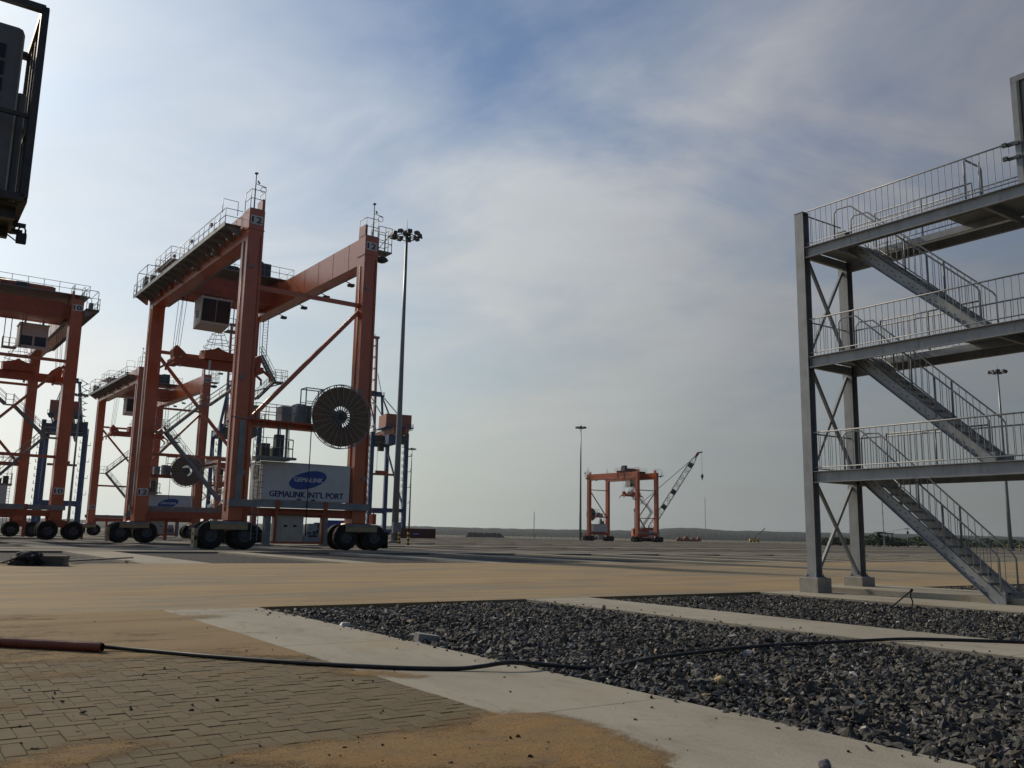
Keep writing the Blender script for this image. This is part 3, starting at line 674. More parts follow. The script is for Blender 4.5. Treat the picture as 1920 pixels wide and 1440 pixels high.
# ------------------------------------------------------------------ rubber-tyred gantry crane
B_, LW, LD, SP, HT = 9.47, 1.16, 1.3, 26.0, 24.8
def wheel_mesh():
    mb = MB(); r, w = 0.95, 0.30
    mb.lathe([(0.45,-w*0.80),(0.66,-w*0.98),(0.88,-w*0.92),(r,-w*0.60),(r,w*0.60),(0.88,w*0.92),(0.66,w*0.98),(0.45,w*0.80)], (0,0,0), 'y', 28, 0)
    for i in range(28):                                     # tread lugs
        a = 2*math.pi*i/28; c, s_ = math.cos(a), math.sin(a); sd_ = 1 if i % 2 else -1
        mb.bar((c*(r-.02), sd_*w*0.05, s_*(r-.02)), (c*(r-.02), sd_*w*0.86, s_*(r-.02)), 0.07, 0.075, up=(c,0,s_), m=0)
    mb.lathe([(0.0,-w*0.45),(0.16,-w*0.62),(0.20,-w*0.40),(0.40,-w*0.40),(0.46,-w*0.82)], (0,0,0), 'y', 20, 1)
    mb.lathe([(0.0,w*0.45),(0.16,w*0.62),(0.20,w*0.40),(0.40,w*0.40),(0.46,w*0.82)], (0,0,0), 'y', 20, 1)
    return mb.mesh('wheel', [black, dkgrey])
def stair(mb, p, q, w=0.7, rl=1.0):
    """steel stair flight along x/z at depth y; p, q are (x,y,z) of its two ends, with handrails"""
    p, q = Vector(p), Vector(q); n_ = max(3, int(abs(q.z-p.z)/0.24))
    for dy in (0, w):
        mb.bar(p+Vector((0,dy,0)), q+Vector((0,dy,0)), 0.05, 0.26)
        mb.tube([p+Vector((0,dy,rl)), q+Vector((0,dy,rl))], 0.026, 5); mb.tube([p+Vector((0,dy,rl*.55)), q+Vector((0,dy,rl*.55))], 0.02, 5)
        k_ = max(2, int((q-p).length/1.3))
        for i in range(k_+1): a = p+(q-p)*(i/k_)+Vector((0,dy,0)); mb.cyl(a, a+Vector((0,0,rl)), 0.024, n=5)
    for i in range(1, n_): a = p+(q-p)*(i/n_); mb.box(a.x-.11, a.x+.11, a.y+.025, a.y+w-.025, a.z-.012, a.z+.012)
def make_rtg():
    r = empty('gantry_crane')
    legs = {}
    for nm, lx, ly in (('NL',0,0), ('NR',B_,0), ('FL',0,SP), ('FR',B_,SP)):
        mb = MB(); mb.box(lx, lx+LW, ly, ly+LD, 2.0, HT)
        mb.box(lx-.05, lx+LW+.05, ly-.05, ly+LD+.05, 23.24, 23.29); mb.box(lx-.03, lx+LW+.03, ly-.03, ly+LD+.03, 2.9, 2.95)
        mb.box(lx+LW*.5-.012, lx+LW*.5+.012, ly-.004, ly+LD+.004, 3.0, 23.2)
        for z in (6.4, 10.7, 15.0, 19.2): mb.box(lx-.008, lx+LW+.008, ly-.008, ly+LD+.008, z, z+.035)
        lg = mb.build('leg', orange, r); legs[nm] = lg
        if ly == 0:
            for (x0, z0, w_, h_) in ((.15,12.0,.22,.3), (.7,5.2,.26,.34), (.2,20.3,.3,.22)): MB().box(lx+x0, lx+x0+w_, ly-.10, ly-.001, z0, z0+h_).build('junction_box', galv_d, lg)
            MB().cyl((lx+.98,ly-.05,3.5), (lx+.98,ly-.05,22.9), .035, n=6).build('cable_pipe', orange_d, lg)
        cp = MB().box(lx+.02, lx+LW-.02, ly+.02, ly+LD-.02, HT+.001, HT+.08); cp.build('top_plate', galv_d, lg)
        xs = lx+LW-.20 if lx == 0 else lx
        MB().box(xs, xs+.2, ly+.1, ly+LD-.1, HT+.081, HT+.95).build('end_stop', orange, lg)
        if ly == 0 or True:
            rl_ = MB().rail([(lx+.05, ly+LD-.05, HT+.08), (lx+.05, ly+.05, HT+.08), (lx+LW-.05, ly+.05, HT+.08), (lx+LW-.05, ly+LD-.05, HT+.08)], 1.45, 1.0, 0.03, (0.52,))
            rl_.build('top_railing', galv, lg)
        # conduits down the leg's side and clamps
        cd = MB()
        for k_, (dy, rr) in enumerate(((0.62,0.030),(0.72,0.022))): cd.cyl((lx-0.045, ly+dy, 2.6), (lx-0.045, ly+dy, 22.4), rr, n=6)
        for z in range(4, 22, 2): cd.box(lx-0.05, lx-0.001, ly+.56, ly+.78, z, z+.06)
        cd.build('conduits', orange_d, lg)
    # lightning and wind-gauge masts
    for lx in (0.40, B_+.80):
        a = MB().cyl((lx,.3,HT+.08), (lx,.3,HT+2.9), 0.055, 0.04, n=8).cyl((lx,.3,HT+2.86), (lx,.3,HT+2.95), 0.14, n=10)
        ring = [(lx+.62+.22*math.cos(t*math.pi/6), .3, HT+1.75+.22*math.sin(t*math.pi/6)) for t in range(13)]
        a.tube(ring, 0.025, 5); a.bar((lx,.3,HT+2.1), (lx+.85,.3,HT+1.98), .04, .04); a.bar((lx+.15,.3,HT+2.35), (lx+.3,.3,HT+2.15), .08, .1)
        a.build('weather_mast', galv_d, r)
    for i, lx in enumerate((0.03, B_+.03)):
        gm = MB().box(lx, lx+1.10, LD, SP, 22.55, HT-.04); gm.box(lx+.45, lx+.65, LD, SP, HT-.04, HT+.10)
        for y in range(3, 26, 3): gm.box(lx-.015, lx+1.115, y, y+.03, 22.54, HT-.035)
        g_ = gm.build('girder', orange, r)
        fl = MB()
        for y in (6, 11, 16, 21): fl.bar((lx+1.10, y, 22.6), (lx+1.75, y, 22.42), .06, .06); fl.box(lx+1.5, lx+2.0, y-.22, y+.22, 22.18, 22.40)
        if i: tag(fl.build('girder_floodlights', dkgrey, g_), kind='stuff')
        else:
            for y in (7, 12, 17): MB().box(-.02-.45, -.02, y-.15, y+.15, 22.85, 23.05).build('wall_lamp', galv_d, g_)
        ct = MB().box(lx+1.11, lx+1.4, LD+.3, SP-.3, 22.62, 22.72); ct.build('cable_tray', galv_d, g_)
    # walkway along the left girder
    wk = MB(); wx0, wx1, wy0, wy1, wz = -1.28, -0.03, 1.5, 28.6, 23.80
    wk.box(wx0, wx1, wy0, wy1, wz-.05, wz); wk.box(wx0-.012, wx0, wy0, wy1, wz-.2, wz+.16)
    for k_ in range(17): y = wy0+.3+k_*1.64; wk.prism([Vector((wx0,y,wz-.06)), Vector((wx1+.03,y,wz-.06)), Vector((wx1+.03,y,wz-.75)), Vector((wx1-.15,y,wz-.75))], (0,-.03,0), (0,.03,0))
    w_ = wk.build('walkway', galv_d, r)
    MB().rail([(wx1,wy0,wz), (wx0,wy0,wz), (wx0,wy1,wz), (wx1,wy1,wz)], 1.15, 1.3, 0.028, (0.5,)).tube([(wx0+.05,wy0+1.0,wz+1.1), (wx0+.05,wy0+1.0,wz+2.2), (wx1-.05,wy0+1.0,wz+2.2), (wx1-.05,wy0+1.0,wz+1.1)], .03, 5).build('walkway_railing', galv, w_)
    hp = MB(); y0 = 25.2
    for y in (24.0, 27.6): hp.tube([(wx0,y,wz), (wx0,y,wz+2.1), (wx0+.15,y,wz+2.2), (wx1,y,wz+2.2)], .035, 6)
    hp.tube([(wx0+.05,24,wz+2.2), (wx0+.05,27.6,wz+2.2)], .035, 6); hp.tube([(wx1,24,wz+2.2), (wx1,27.6,wz+2.2)], .03, 6); hp.box(wx0+.1, wx0+.45, 25, 25.8, wz+.2, wz+1.3); hp.box(wx0+.1, wx0+.5, 22.6, 23.2, wz+.1, wz+.9)
    hp.build('maintenance_frame', galv_d, w_)
    for y in (4.5, 9.5, 14.5, 19.5): MB().box(wx0-.2, wx0-.03, y-.18, y+.18, wz+.55, wz+.75).bar((wx0-.05,y,wz+.4), (wx0-.1,y,wz+.6), .05, .05).build('walkway_lamp', galv, w_)
    # side basket at the right leg
    bx0 = B_+LW+.02
    bk = MB().box(bx0, bx0+1.25, .0, 1.3, 23.75, 23.85).rail([(bx0+.02,.03,23.85), (bx0+1.2,.03,23.85), (bx0+1.2,1.27,23.85), (bx0+.02,1.27,23.85)], 2.0, .7, .03, (.33,.66)).bar((bx0,.03,23.9), (bx0+1.2,.03,25.6), .05, .05).bar((bx0,.6,22.9), (bx0+.9,.6,23.7), .08, .08)
    k_ = bk.build('side_basket', galv_d, r)
    MB().lathe([(0,.0),(.42,.02),(.55,-.16),(.3,-.34),(0,-.4)], (bx0+.6,.5,23.35), 'z', 14).build('floodlight', dkgrey, k_)
    MB().box(bx0+1.2, bx0+1.8, .2, .6, 25.2, 25.45).build('antenna', dkgrey, k_)
    # ties and braces in the two side frames
    for y, zt, zb in ((0.62, 19.1, None), (SP+.62, 18.3, 8.35)):
        MB().box(LW, B_, y-.14, y+.14, zt-.15, zt+.15).build('tie_beam', orange, r)
        if zb: MB().box(LW, B_, y-.14, y+.14, zb-.14, zb+.14).build('tie_beam', orange, r); MB().bar((LW,y,17.8), (B_,y,8.6), .28, .28).build('diagonal_brace', orange, r)
        else: MB().bar((LW,y,9.1), (B_,y,18.6), .30, .30).build('diagonal_brace', orange, r)
    for y in (0, SP):
        MB().box(LW+.001, B_-.001, y+.15, y+1.15, 2.35, 2.95).build('sill_beam', orange_d, r)
    tr_ = MB().box(-.15, B_+LW+.05, -.40, -.08, 2.97, 3.46)
    for x in (1.6, 4.2, 6.6): tr_.box(x, x+.03, -.415, -.401, 2.97, 3.46)
    tr_.build('cable_trough', galv_d, r)
    MB().box(-.15, B_+LW+.05, SP+LD+.08, SP+LD+.40, 2.97, 3.46).build('cable_trough', galv_d, r)
    for x in (3.4, 7.1): MB().box(x-.16, x+.16, SP+LD+.405, SP+LD+.44, .3, 3.5).build('trough_clamp', orange_d, r)
    MB().box(.36, .78, -.075, -.005, 3.47, 9.05).build('cable_duct', galv_d, r)
    for x in (3.4, 7.1): MB().box(x-.16, x+.16, -.44, -.405, 2.9, 3.5).build('trough_clamp', orange_d, r)
    # bogies
    wm = wheel_mesh()
    for lx, ly, c in ((0,0,0.05), (B_,0,B_+.70), (0,SP,0.05), (B_,SP,B_+.70)):
        bg_ = MB()
        bg_.hexa([(c-1.7,ly+.1,1.25),(c+1.7,ly+.1,1.25),(c+1.7,ly+1.2,1.25),(c-1.7,ly+1.2,1.25),(lx-.25,ly+.1,2.0),(lx+LW+.25,ly+.1,2.0),(lx+LW+.25,ly+1.2,2.0),(lx-.25,ly+1.2,2.0)])
        for dx in (-1.18, 1.18): bg_.box(c+dx-.16, c+dx+.16, ly+.42, ly+.88, .55, 1.3)
        b_ = bg_.build('bogie', orange_d, r)
        MB().box(c-1.35, c+1.35, ly-.32, ly-.02, 1.74, 1.92).build('mudguard', galv_d, b_)
        MB().box(c-1.3, c+1.3, ly-.30, ly+.09, 1.36, 1.735).build('skirt', tan, b_)
        MB().box(c+1.0, c+1.3, ly-.1, ly+.5, 1.95, 2.75).cyl((c+1.15,ly+.1,2.75), (c+1.15,ly+.1,3.0), .05, n=6).cyl((c+1.15,ly+.1,3.0), (c+1.15,ly+.1,3.14), .1, n=8).build('warning_lamp', orange_d, b_)
        for dx in (-1.18, 1.18):
            for dy in (0.02, 1.28):
                w0 = bpy.data.objects.new('wheel', wm); COL.objects.link(w0); w0.parent = b_; w0.location = (c+dx, ly+dy, 0.96)
        if lx == 0:
            bm_ = MB()
            for (z0, z1) in ((.12,.42),(.62,.92),(1.12,1.42)): bm_.box(c-2.35, c-2.1, ly-.3, ly+.35, z0, z1)
            bm_.box(c-2.345, c-2.105, ly-.3, ly-.12, .42, 1.12); bm_.box(c-2.345, c-2.105, ly+.17, ly+.35, .42, 1.12)
            bm_.build('bumper', tan, b_)
        else: MB().box(c+2.05, c+2.3, ly-.3, ly+1.5, .15, 1.4).build('bumper', black, b_)
    # power house
    ph = MB().box(2.2, 9.1, -.1, 2.25, 3.52, 6.2)
    p_ = ph.build('power_house', white, r, 0.02)
    MB().box(2.16, 9.14, -.14, 2.29, 6.18, 6.26).build('roof_edge', white, p_)
    for x in (5.1, 6.2): MB().box(x-.17, x+.17, -.106, -.09, 3.56, 3.66).build('fork_pocket', ink, p_)
    MB().box(2.16, 2.199, .6, 1.6, 5.0, 6.0).build('louvre', dkgrey, p_)
    MB().box(2.15, 2.199, .5, 1.5, 3.6, 4.9).build('door', galv, p_)
    n_ = 40; tl = R(14); el = MB(); cx_, cz_ = 5.72, 5.05
    def ell(a, b2, t_): 
        X, Z = a*math.cos(t_), b2*math.sin(t_); return Vector((cx_+X*math.cos(tl)-Z*math.sin(tl), 0, cz_+X*math.sin(tl)+Z*math.cos(tl)))
    el.prism([ell(1.50,.62,2*math.pi*i/n_) for i in range(n_)], (0,-.108,0), (0,-.099,0)); e_ = el.build('logo', logoblue, p_)
    for (a0, a1, b2) in ((0.15, 2.6, .50), (3.3, 5.9, .50), (3.6, 5.6, .36)):
        ar = MB(); pts = [ell(1.42*b2/.56, b2, a0+(a1-a0)*i/20) for i in range(21)]
        for a, b3 in zip(pts, pts[1:]): ar.bar(a+Vector((0,-.110,0)), b3+Vector((0,-.110,0)), .004, .022, up=(0,1,0))
        ar.build('logo_arc', logolight, p_)
    text_on('GEMALINK', 0.44, plate, p_, (cx_+.05, -.112, cz_+.02), width=2.25, bold=0.02)
    text_on("GEMALINK INT'L PORT", 0.60, navy, p_, (5.72, -.106, 3.98), width=5.75, bold=0.026)
    # cable reel
    rc = Vector((7.86, -.62, 9.92)); RR = 2.42
    rl = MB().lathe([(0.80,-.12),(2.26,-.12),(2.26,.12),(0.80,.12)], rc, 'y', 48, 0, False, True)
    re_ = rl.build('cable_reel', windbrown, r)
    for k2 in range(8):
        rr = .92+k2*.165
        MB().lathe([(rr,-.128),(rr+.05,-.150),(rr+.10,-.128)], rc, 'y', 48, 0, True).build('cable_turn', windbrown, re_)
    sp_ = MB().bar((.2,0,0), (RR,0,0), .04, .06).mesh('spoke', galv_d)
    for side in (-.19, .17):
        MB().tube([rc+Vector((RR*math.cos(2*math.pi*i/48), side, RR*math.sin(2*math.pi*i/48))) for i in range(49)], .032, 6, cap=False).build('rim', galv, re_)
        for i in range(24):
            o = bpy.data.objects.new('spoke', sp_); COL.objects.link(o); o.parent = re_; o.location = rc+Vector((0,side,0)); o.rotation_euler = (0, -2*math.pi*i/24, 0)
    MB().cyl(rc+Vector((0,-.36,0)), rc+Vector((0,.9,0)), .34, n=16).cyl(rc+Vector((0,.10,0)), rc+Vector((0,.16,0)), .52, n=20).cyl(rc+Vector((0,-.48,0)), rc+Vector((0,-.36,0)), .2, n=12).build('hub', dkgrey, re_)
    MB().box(rc.x-.85, rc.x+.1, .18, .6, 9.1, 10.2).box(rc.x-.35, rc.x+.35, 0, .9, 8.8, 10.4).box(rc.x-.7, rc.x+.2, .12, .8, 9.2, 9.85).build('reel_drive', dkgrey, re_)
    MB().cyl((5.58,-.5,8.9), (5.58,-.5,1.0), .035, n=6).build('feed_cable', cablemat, re_)
    # service platform with cabinets
    pf = MB().box(LW, B_, .05, 1.15, 8.78, 9.2).box(1.2, 6.0, -.5, .049, 9.1, 9.2); f_ = pf.build('service_platform', orange_d, r)
    MB().box(-.35, 2.6, -.14, .0, 9.201, 9.26).build('edge_plate', galv_d, f_)
    MB().rail([(1.3,.3,9.2), (1.3,-.45,9.2), (5.9,-.45,9.2)], 1.15, .75, .028, (.5,)).rail([(1.3,1.1,9.2), (6,1.1,9.2)], 1.15, .75, .028, (.5,)).build('platform_railing', galv_d, f_)
    for (x0, x1, y0, z1) in ((3.35,4.15,-.2,10.35), (4.55,5.25,-.1,10.65), (5.3,5.75,0,10.6)):
        c_ = MB().box(x0, x1, y0, .9, 9.22, z1).build('control_cabinet', midgrey, f_); MB().box(x0+.08, x1-.08, y0-.02, y0-.001, 9.35, z1-.1).build('door', galv_d, c_)
    fr = MB()
    for x in (5.15, 6.55): fr.bar((x,-.2,9.2), (x,-.2,11.9), .07, .07); fr.bar((x,.8,9.2), (x,.8,11.9), .07, .07); fr.bar((x,-.2,11.9), (x,.8,11.9), .07, .07)
    for y in (-.2,.8): fr.bar((5.15,y,11.9), (6.55,y,11.9), .07, .07); fr.bar((5.15,y,10.9), (6.55,y,10.9), .05, .05)
    fr.build('support_frame', galv_d, f_)
    # lower basket
    lb = MB().box(1.5, 3.95, -1.0, .25, 6.42, 6.56).cyl((3.95,-.38,6.42), (3.95,-.38,6.56), .62, n=16).box(1.5, 3.9, -.9, .2, 6.30, 6.419)
    lb.rail([(1.55,.2,6.56), (1.55,-.95,6.56), (3.6,-.95,6.56), (4.15,-.7,6.56), (4.3,-.38,6.56), (4.1,.1,6.56)], 1.3, .55, .026, (.5,))
    for x in (3.3, 3.95): lb.bar((x,.1,6.5), (x,.1,8.8), .14, .14); lb.bar((x,-.55,6.5), (x,-.2,9.1), .05, .05)
    l_ = lb.build('lower_basket', galv_d, r)
    for (x0, x1, z1) in ((1.9,2.5,7.5), (2.95,3.55,8.2), (2.7,3.5,7.2)): MB().box(x0, x1, -.6+.1*x0*.3, .05, 6.57, z1).build('equipment_box', dkgrey, l_)
    ld = MB()
    for x in (1.62, 2.06): ld.bar((x,-.25,.6), (x,-.25,9.6), .05, .05)
    for k2 in range(30): ld.bar((1.62,-.25,.8+k2*.3), (2.06,-.25,.8+k2*.3), .03, .03)
    for k2 in range(7):
        z = 3.9+k2*.42; ld.tube([(1.62,-.28,z), (1.55,-.75,z), (1.84,-.95,z), (2.13,-.75,z), (2.06,-.28,z)], .018, 4)
    ld.build('ladder', galv_d, r)
    # frame, cabinet and tank hung under the sill
    uf = MB()
    for x in (3.42, 7.08): uf.bar((x,-.1,.42), (x,-.1,2.95), .17, .17)
    uf.bar((3.34,-.1,.5), (7.16,-.1,.5), .16, .16); uf.bar((3.34,-.1,2.6), (7.16,-.1,2.6), .14, .14); uf.bar((3.42,-.1,.5), (3.42,1.1,.5), .14, .14); uf.bar((7.08,-.1,.5), (7.08,1.1,.5), .14, .14)
    u_ = uf.build('under_frame', orange_d, r)
    for x in (2.95, 7.35): MB().box(x-.2, x+.2, .05, .6, .25, 2.34).build('grey_post', galv_d, u_)
    cb = MB().box(3.6, 5.65, .12, 1.1, .56, 2.36).box(3.52, 5.73, .05, 1.15, 2.361, 2.45); c_ = cb.build('cabinet', cream, r)
    for x in (4.27, 4.97): d_ = MB().box(x-.33, x+.33, .095, .119, .75, 2.3).build('cabinet_door', cream, c_); MB().box(x-.12, x+.14, .085, .094, 1.62, 1.78).build('vent', ink, c_)
    tk = MB().hexa([(5.72,.1,.56),(7.0,.1,.56),(7.0,1.1,.56),(5.72,1.1,.56),(5.8,.1,1.0),(7.0,.1,1.0),(7.0,1.1,1.0),(5.8,1.1,1.0)]).hexa([(5.85,.1,1.001),(7.0,.1,1.001),(7.0,1.1,1.001),(5.85,1.1,1.001),(6.15,.2,1.9),(6.75,.2,1.9),(6.75,1.0,1.9),(6.15,1.0,1.9)])
    t_ = tk.build('hydraulic_tank', midgrey, r, .03)
    for (x0, x1, z0, z1) in ((6.1,6.75,.92,1.06), (5.98,6.28,1.16,1.26), (6.45,6.62,1.1,1.35), (6.72,6.84,1.15,1.45)): MB().box(x0, x1, .06, .16, z0, z1).build('hose', ink, t_)
    # stairs up the far frame
    st = MB(); y = SP-.55; stair(st, (7.7,y,4.2), (2.15,y,10.4)); st.build('stair_flight', galv_d, r)
    st = MB(); stair(st, (2.15,y,10.4), (5.3,y,13.4)); stair(st, (6.0,y,13.4), (9.3,y,16.2)); st.build('stair_flight', galv_d, r)
    for (x0, x1, z, hoop) in ((.95,2.15,10.4,1), (5.3,6.0,13.4,0), (7.7,9.2,4.2,1)):
        lm = MB().box(x0, x1, y-.75 if hoop else y, y+.75, z-.08, z).rail([(x0,y+.7,z), (x0,y-.7 if hoop else y,z), (x1,y-.7 if hoop else y,z)], 1.1, .6, .026, (.5,)); lm.build('landing', galv_d, r)
    st = MB(); stair(st, (B_+LW+.2,y+.3,14.6), (12.6,y+.3,16.6)); st.build('stair_flight', galv_d, r)
    st = MB(); stair(st, (12.6,y+.3,16.6), (11.0,y+.3,19.2)); st.build('stair_flight', galv_d, r)
    MB().box(12.4, 13.8, y-.1, y+1.3, 16.5, 16.6).rail([(12.4,y-.08,16.6), (13.75,y-.08,16.6), (13.75,y+1.25,16.6), (12.4,y+1.25,16.6)], 1.2, .55, .028, (.5,)).bar((B_+LW,y+.5,15.4), (13.4,y+.5,16.5), .12, .12).build('landing', galv_d, r)
    ld = MB()
    for dx in (0, .5): ld.bar((11.0+dx,y+.4,19), (11.0+dx,y+.4,24.5), .06, .06)
    for k2 in range(18): ld.bar((11.0,y+.4,19.2+k2*.3), (11.5,y+.4,19.2+k2*.3), .03, .03)
    ld.build('ladder', galv_d, r)
    # trolley, built about y = 0 and slid along the girders
    tm = MB().box(-.2, B_+LW+.2, -2.0, -1.45, 22.95, 24.55).box(-.2, B_+LW+.2, 1.45, 2.0, 22.95, 24.55).box(1.3, 9.3, -1.449, 1.449, 23.0, 23.25)
    for lx in (0, B_): tm.box(lx+.25, lx+.85, -2.4, 2.4, HT+.12, HT+.62)
    tm.box(1.6, 9.0, -1.9, 1.9, 24.552, 24.68)
    T = tm.build('trolley', orange_d, r)
    MB().box(-.6, B_+LW+.6, -2.7, 2.7, HT+.64, HT+.72).build('trolley_deck', galv_d, T)
    zd = HT+.72
    MB().rail([(-.55,-2.6,zd), (B_+LW+.55,-2.6,zd), (B_+LW+.55,2.6,zd), (-.55,2.6,zd), (-.55,-2.6,zd)], 1.15, 1.5, .028, (.5,)).build('trolley_railing', galv_d, T)
    for (x0, x1, y0, y1, h_) in ((7.0,8.2,-2.2,-1.2,1.5), (2.2,3.2,-2.1,-1.1,1.3), (5.0,6.2,-1.0,1.0,.9), (8.4,9.6,-.6,1.2,1.9)): MB().box(x0, x1, y0, y1, zd+.01, zd+h_).build('machinery_box', dkgrey, T)
    MB().cyl((2.6,0,zd+.6), (7.6,0,zd+.6), .5, n=16).build('hoist_drum', orange_d, T)
    # operator cab
    cz0, cz1 = 19.75, 22.35
    cabm = MB().hexa([(2.5,-2.6,cz0+.35),(5.2,-2.6,cz0+.35),(5.2,-.6,cz0),(2.5,-.6,cz0),(2.5,-2.9,cz1),(5.2,-2.9,cz1),(5.2,-.6,cz1),(2.5,-.6,cz1)])
    cabm.box(2.42, 5.28, -2.98, -.5, cz1+.002, cz1+.12)
    cabm.bar((3.0,-1.2,cz1+.1), (3.0,-1.2,23.0), .2, .2); cabm.bar((4.7,-1.2,cz1+.1), (4.7,-1.2,23.0), .2, .2)
    cabm.build('operator_cab', white, T)
    for (x0, x1) in ((2.58,3.82), (3.88,5.12)):
        MB().hexa([(x0,-2.66,cz0+.50),(x1,-2.66,cz0+.50),(x1,-2.58,cz0+.50),(x0,-2.58,cz0+.50),(x0,-2.93,cz1-.06),(x1,-2.93,cz1-.06),(x1,-2.83,cz1-.06),(x0,-2.83,cz1-.06)]).build('cab_window', glass, T)
    for (x0, x1) in ((2.65,3.75), (3.95,5.05)): MB().box(x0, x1, -.599, -.56, cz0+.35, cz0+1.35).build('cab_window', glass, T)
    MB().box(2.47, 2.499, -2.0, -1.2, cz0+.9, cz0+1.6).build('cab_window', glass, T)
    MB().box(5.25, 6.6, -2.2, -1.0, cz0, cz0+.1).rail([(5.3,-2.15,cz0+.1), (6.55,-2.15,cz0+.1), (6.55,-1.05,cz0+.1)], 1.1, .6, .028, (.5,)).bar((6.5,-1.6,cz0), (6.5,-1.6,23), .08, .08).bar((5.9,-1.6,cz0), (5.9,-1.6,23), .08, .08).build('cab_platform', galv_d, T)
    # spreader
    sz = 16.75
    sm_ = MB().box(1.6, 8.6, -.45, .45, sz-.45, sz+.35)
    for x in (1.25, 8.95): sm_.box(x-.35, x+.35, -1.2, 1.2, sz-.45, sz+.1)
    sm_.prism([Vector((1.0,0,sz+.1)), Vector((2.4,0,sz+.1)), Vector((2.0,0,sz+.75)), Vector((1.25,0,sz+1.35)), Vector((.9,0,sz+.9))], (0,-.5,0), (0,.5,0))
    sm_.prism([Vector((9.2,0,sz+.1)), Vector((7.8,0,sz+.1)), Vector((8.2,0,sz+.75)), Vector((8.95,0,sz+1.35)), Vector((9.3,0,sz+.9))], (0,-.5,0), (0,.5,0))
    for x, s in ((.95,-1), (9.25,1)):
        for yy in (-1.15, 1.15): sm_.bar((x,yy,sz-.2), (x+s*.75,yy,sz-.75), .16, .2); sm_.bar((x+s*.72,yy,sz-.7), (x+s*.72,yy,sz-1.25), .16, .14)
    sm_.build('spreader', orange_d, T)
    MB().box(3.7, 6.5, -.9, .9, sz+.36, sz+1.15).prism([Vector((3.5,0,sz+1.151)), Vector((6.7,0,sz+1.151)), Vector((5.5,0,sz+1.45)), Vector((5.1,0,sz+1.7)), Vector((4.7,0,sz+1.45))], (0,-.3,0), (0,.3,0)).build('head_block', orange_d, T)
    cbk = MB()
    for z, rr in ((sz+1.7,1.3), (sz+2.3,1.0), (sz+3.0,.6)): cbk.tube([(5.1+rr*math.cos(i*math.pi/6), rr*math.sin(i*math.pi/6), z) for i in range(13)], .03, 5, cap=False)
    for i in range(8): a = i*math.pi/4; cbk.bar((5.1+1.35*math.cos(a), 1.35*math.sin(a), sz+1.2), (5.1+.6*math.cos(a), .6*math.sin(a), sz+3.0), .03, .03)
    cbk.build('cable_basket', galv_d, T)
    MB().cyl((5.1,0,sz+3), (5.1,0,23), .05, n=6).build('power_cable', cablemat, T)
    for x in (1.1, 1.5, 8.7, 9.1):
        for yy in (-.35, .35): MB().cyl((x,yy,sz+1.0), (x+(.3 if x < 5 else -.3),yy*2,23.4), .022, n=4).build('hoist_rope', dkgrey, T)
    for x in (1.6, 4.3): MB().box(x-.1, x+.1, -.62, -.46, sz-.65, sz+.3).build('marker_board', plate, T)
    return r, legs, T
rtg0, legs0, trol0 = make_rtg()
def leg_number(leg, txt, x, z, y=-0.004, back=False):
    if back:
        y += .008+LD; MB().box(x-.46, x+.46, y, y+.012, z-.34, z+.34).build('number_plate', plate, leg)
        text_on(txt, 0.66, ink, leg, (x, y+.016, z), 'number', 0.022, width=0.74, rot=(math.pi/2, 0, math.pi)); return
    p = MB().box(x-.46, x+.46, y-.012, y, z-.34, z+.34).build('number_plate', plate, leg)
    text_on(txt, 0.66, ink, leg, (x, y-.016, z), 'number', 0.022, width=0.74)
RTGS = [  # origin, yaw, trolley y, number, label, lower plates
    ((-19.59,62.33), .63, 21.5, '12', 'orange gantry crane number 12 with a white power house and big cable reel', (('NL',24.0),('NR',24.0),('FL',4.7))),
    ((-61.3,112.7), .63+math.pi, 24.0, '10', 'orange gantry crane number 10 cut off by the left edge of the photo', (('FL',24.0),('FL',4.9))),
    ((-54.98,128.4), .63, 20.0, '08', 'orange gantry crane number 08 standing farther back behind crane 12', (('NR',24.0),('FL',4.7))),
    ((37.9,345.3), .63+math.pi, 18.5, '', 'distant orange gantry crane beside the lattice boom crane', ()),
    ((-99,300), .63, 12.0, '', 'distant orange gantry crane mostly hidden behind the legs of crane 12', ()),
]
rt_all = [rtg0]+[copy_tree(rtg0) for _ in RTGS[1:]]
POS = {'NL': (0,0), 'NR': (B_,0), 'FL': (0,SP), 'FR': (B_,SP)}
for o, (loc, yaw, ty, num, label, plates_) in zip(rt_all, RTGS):
    o.location = (*loc, 0); o.rotation_euler = (0,0,yaw)
    tag(o, label, 'gantry crane', 'gantry cranes in the yard')
    ch = [c for c in bpy.data.objects if c.parent == o]
    [c for c in ch if c.name.split('.')[0] == 'trolley'][0].location.y = ty
    lg = [c for c in ch if c.name.split('.')[0] == 'leg']
    bypos = {}
    for c in lg:
        v0 = c.data.vertices[0].co
        bypos[(round(v0.x,1), round(v0.y,1))] = c
    for key, z in plates_:
        px_, py_ = POS[key]; L_ = bypos[(round(px_,1), round(py_,1))]
        leg_number(L_, num, px_+LW/2, z, py_-.004, yaw > 3)
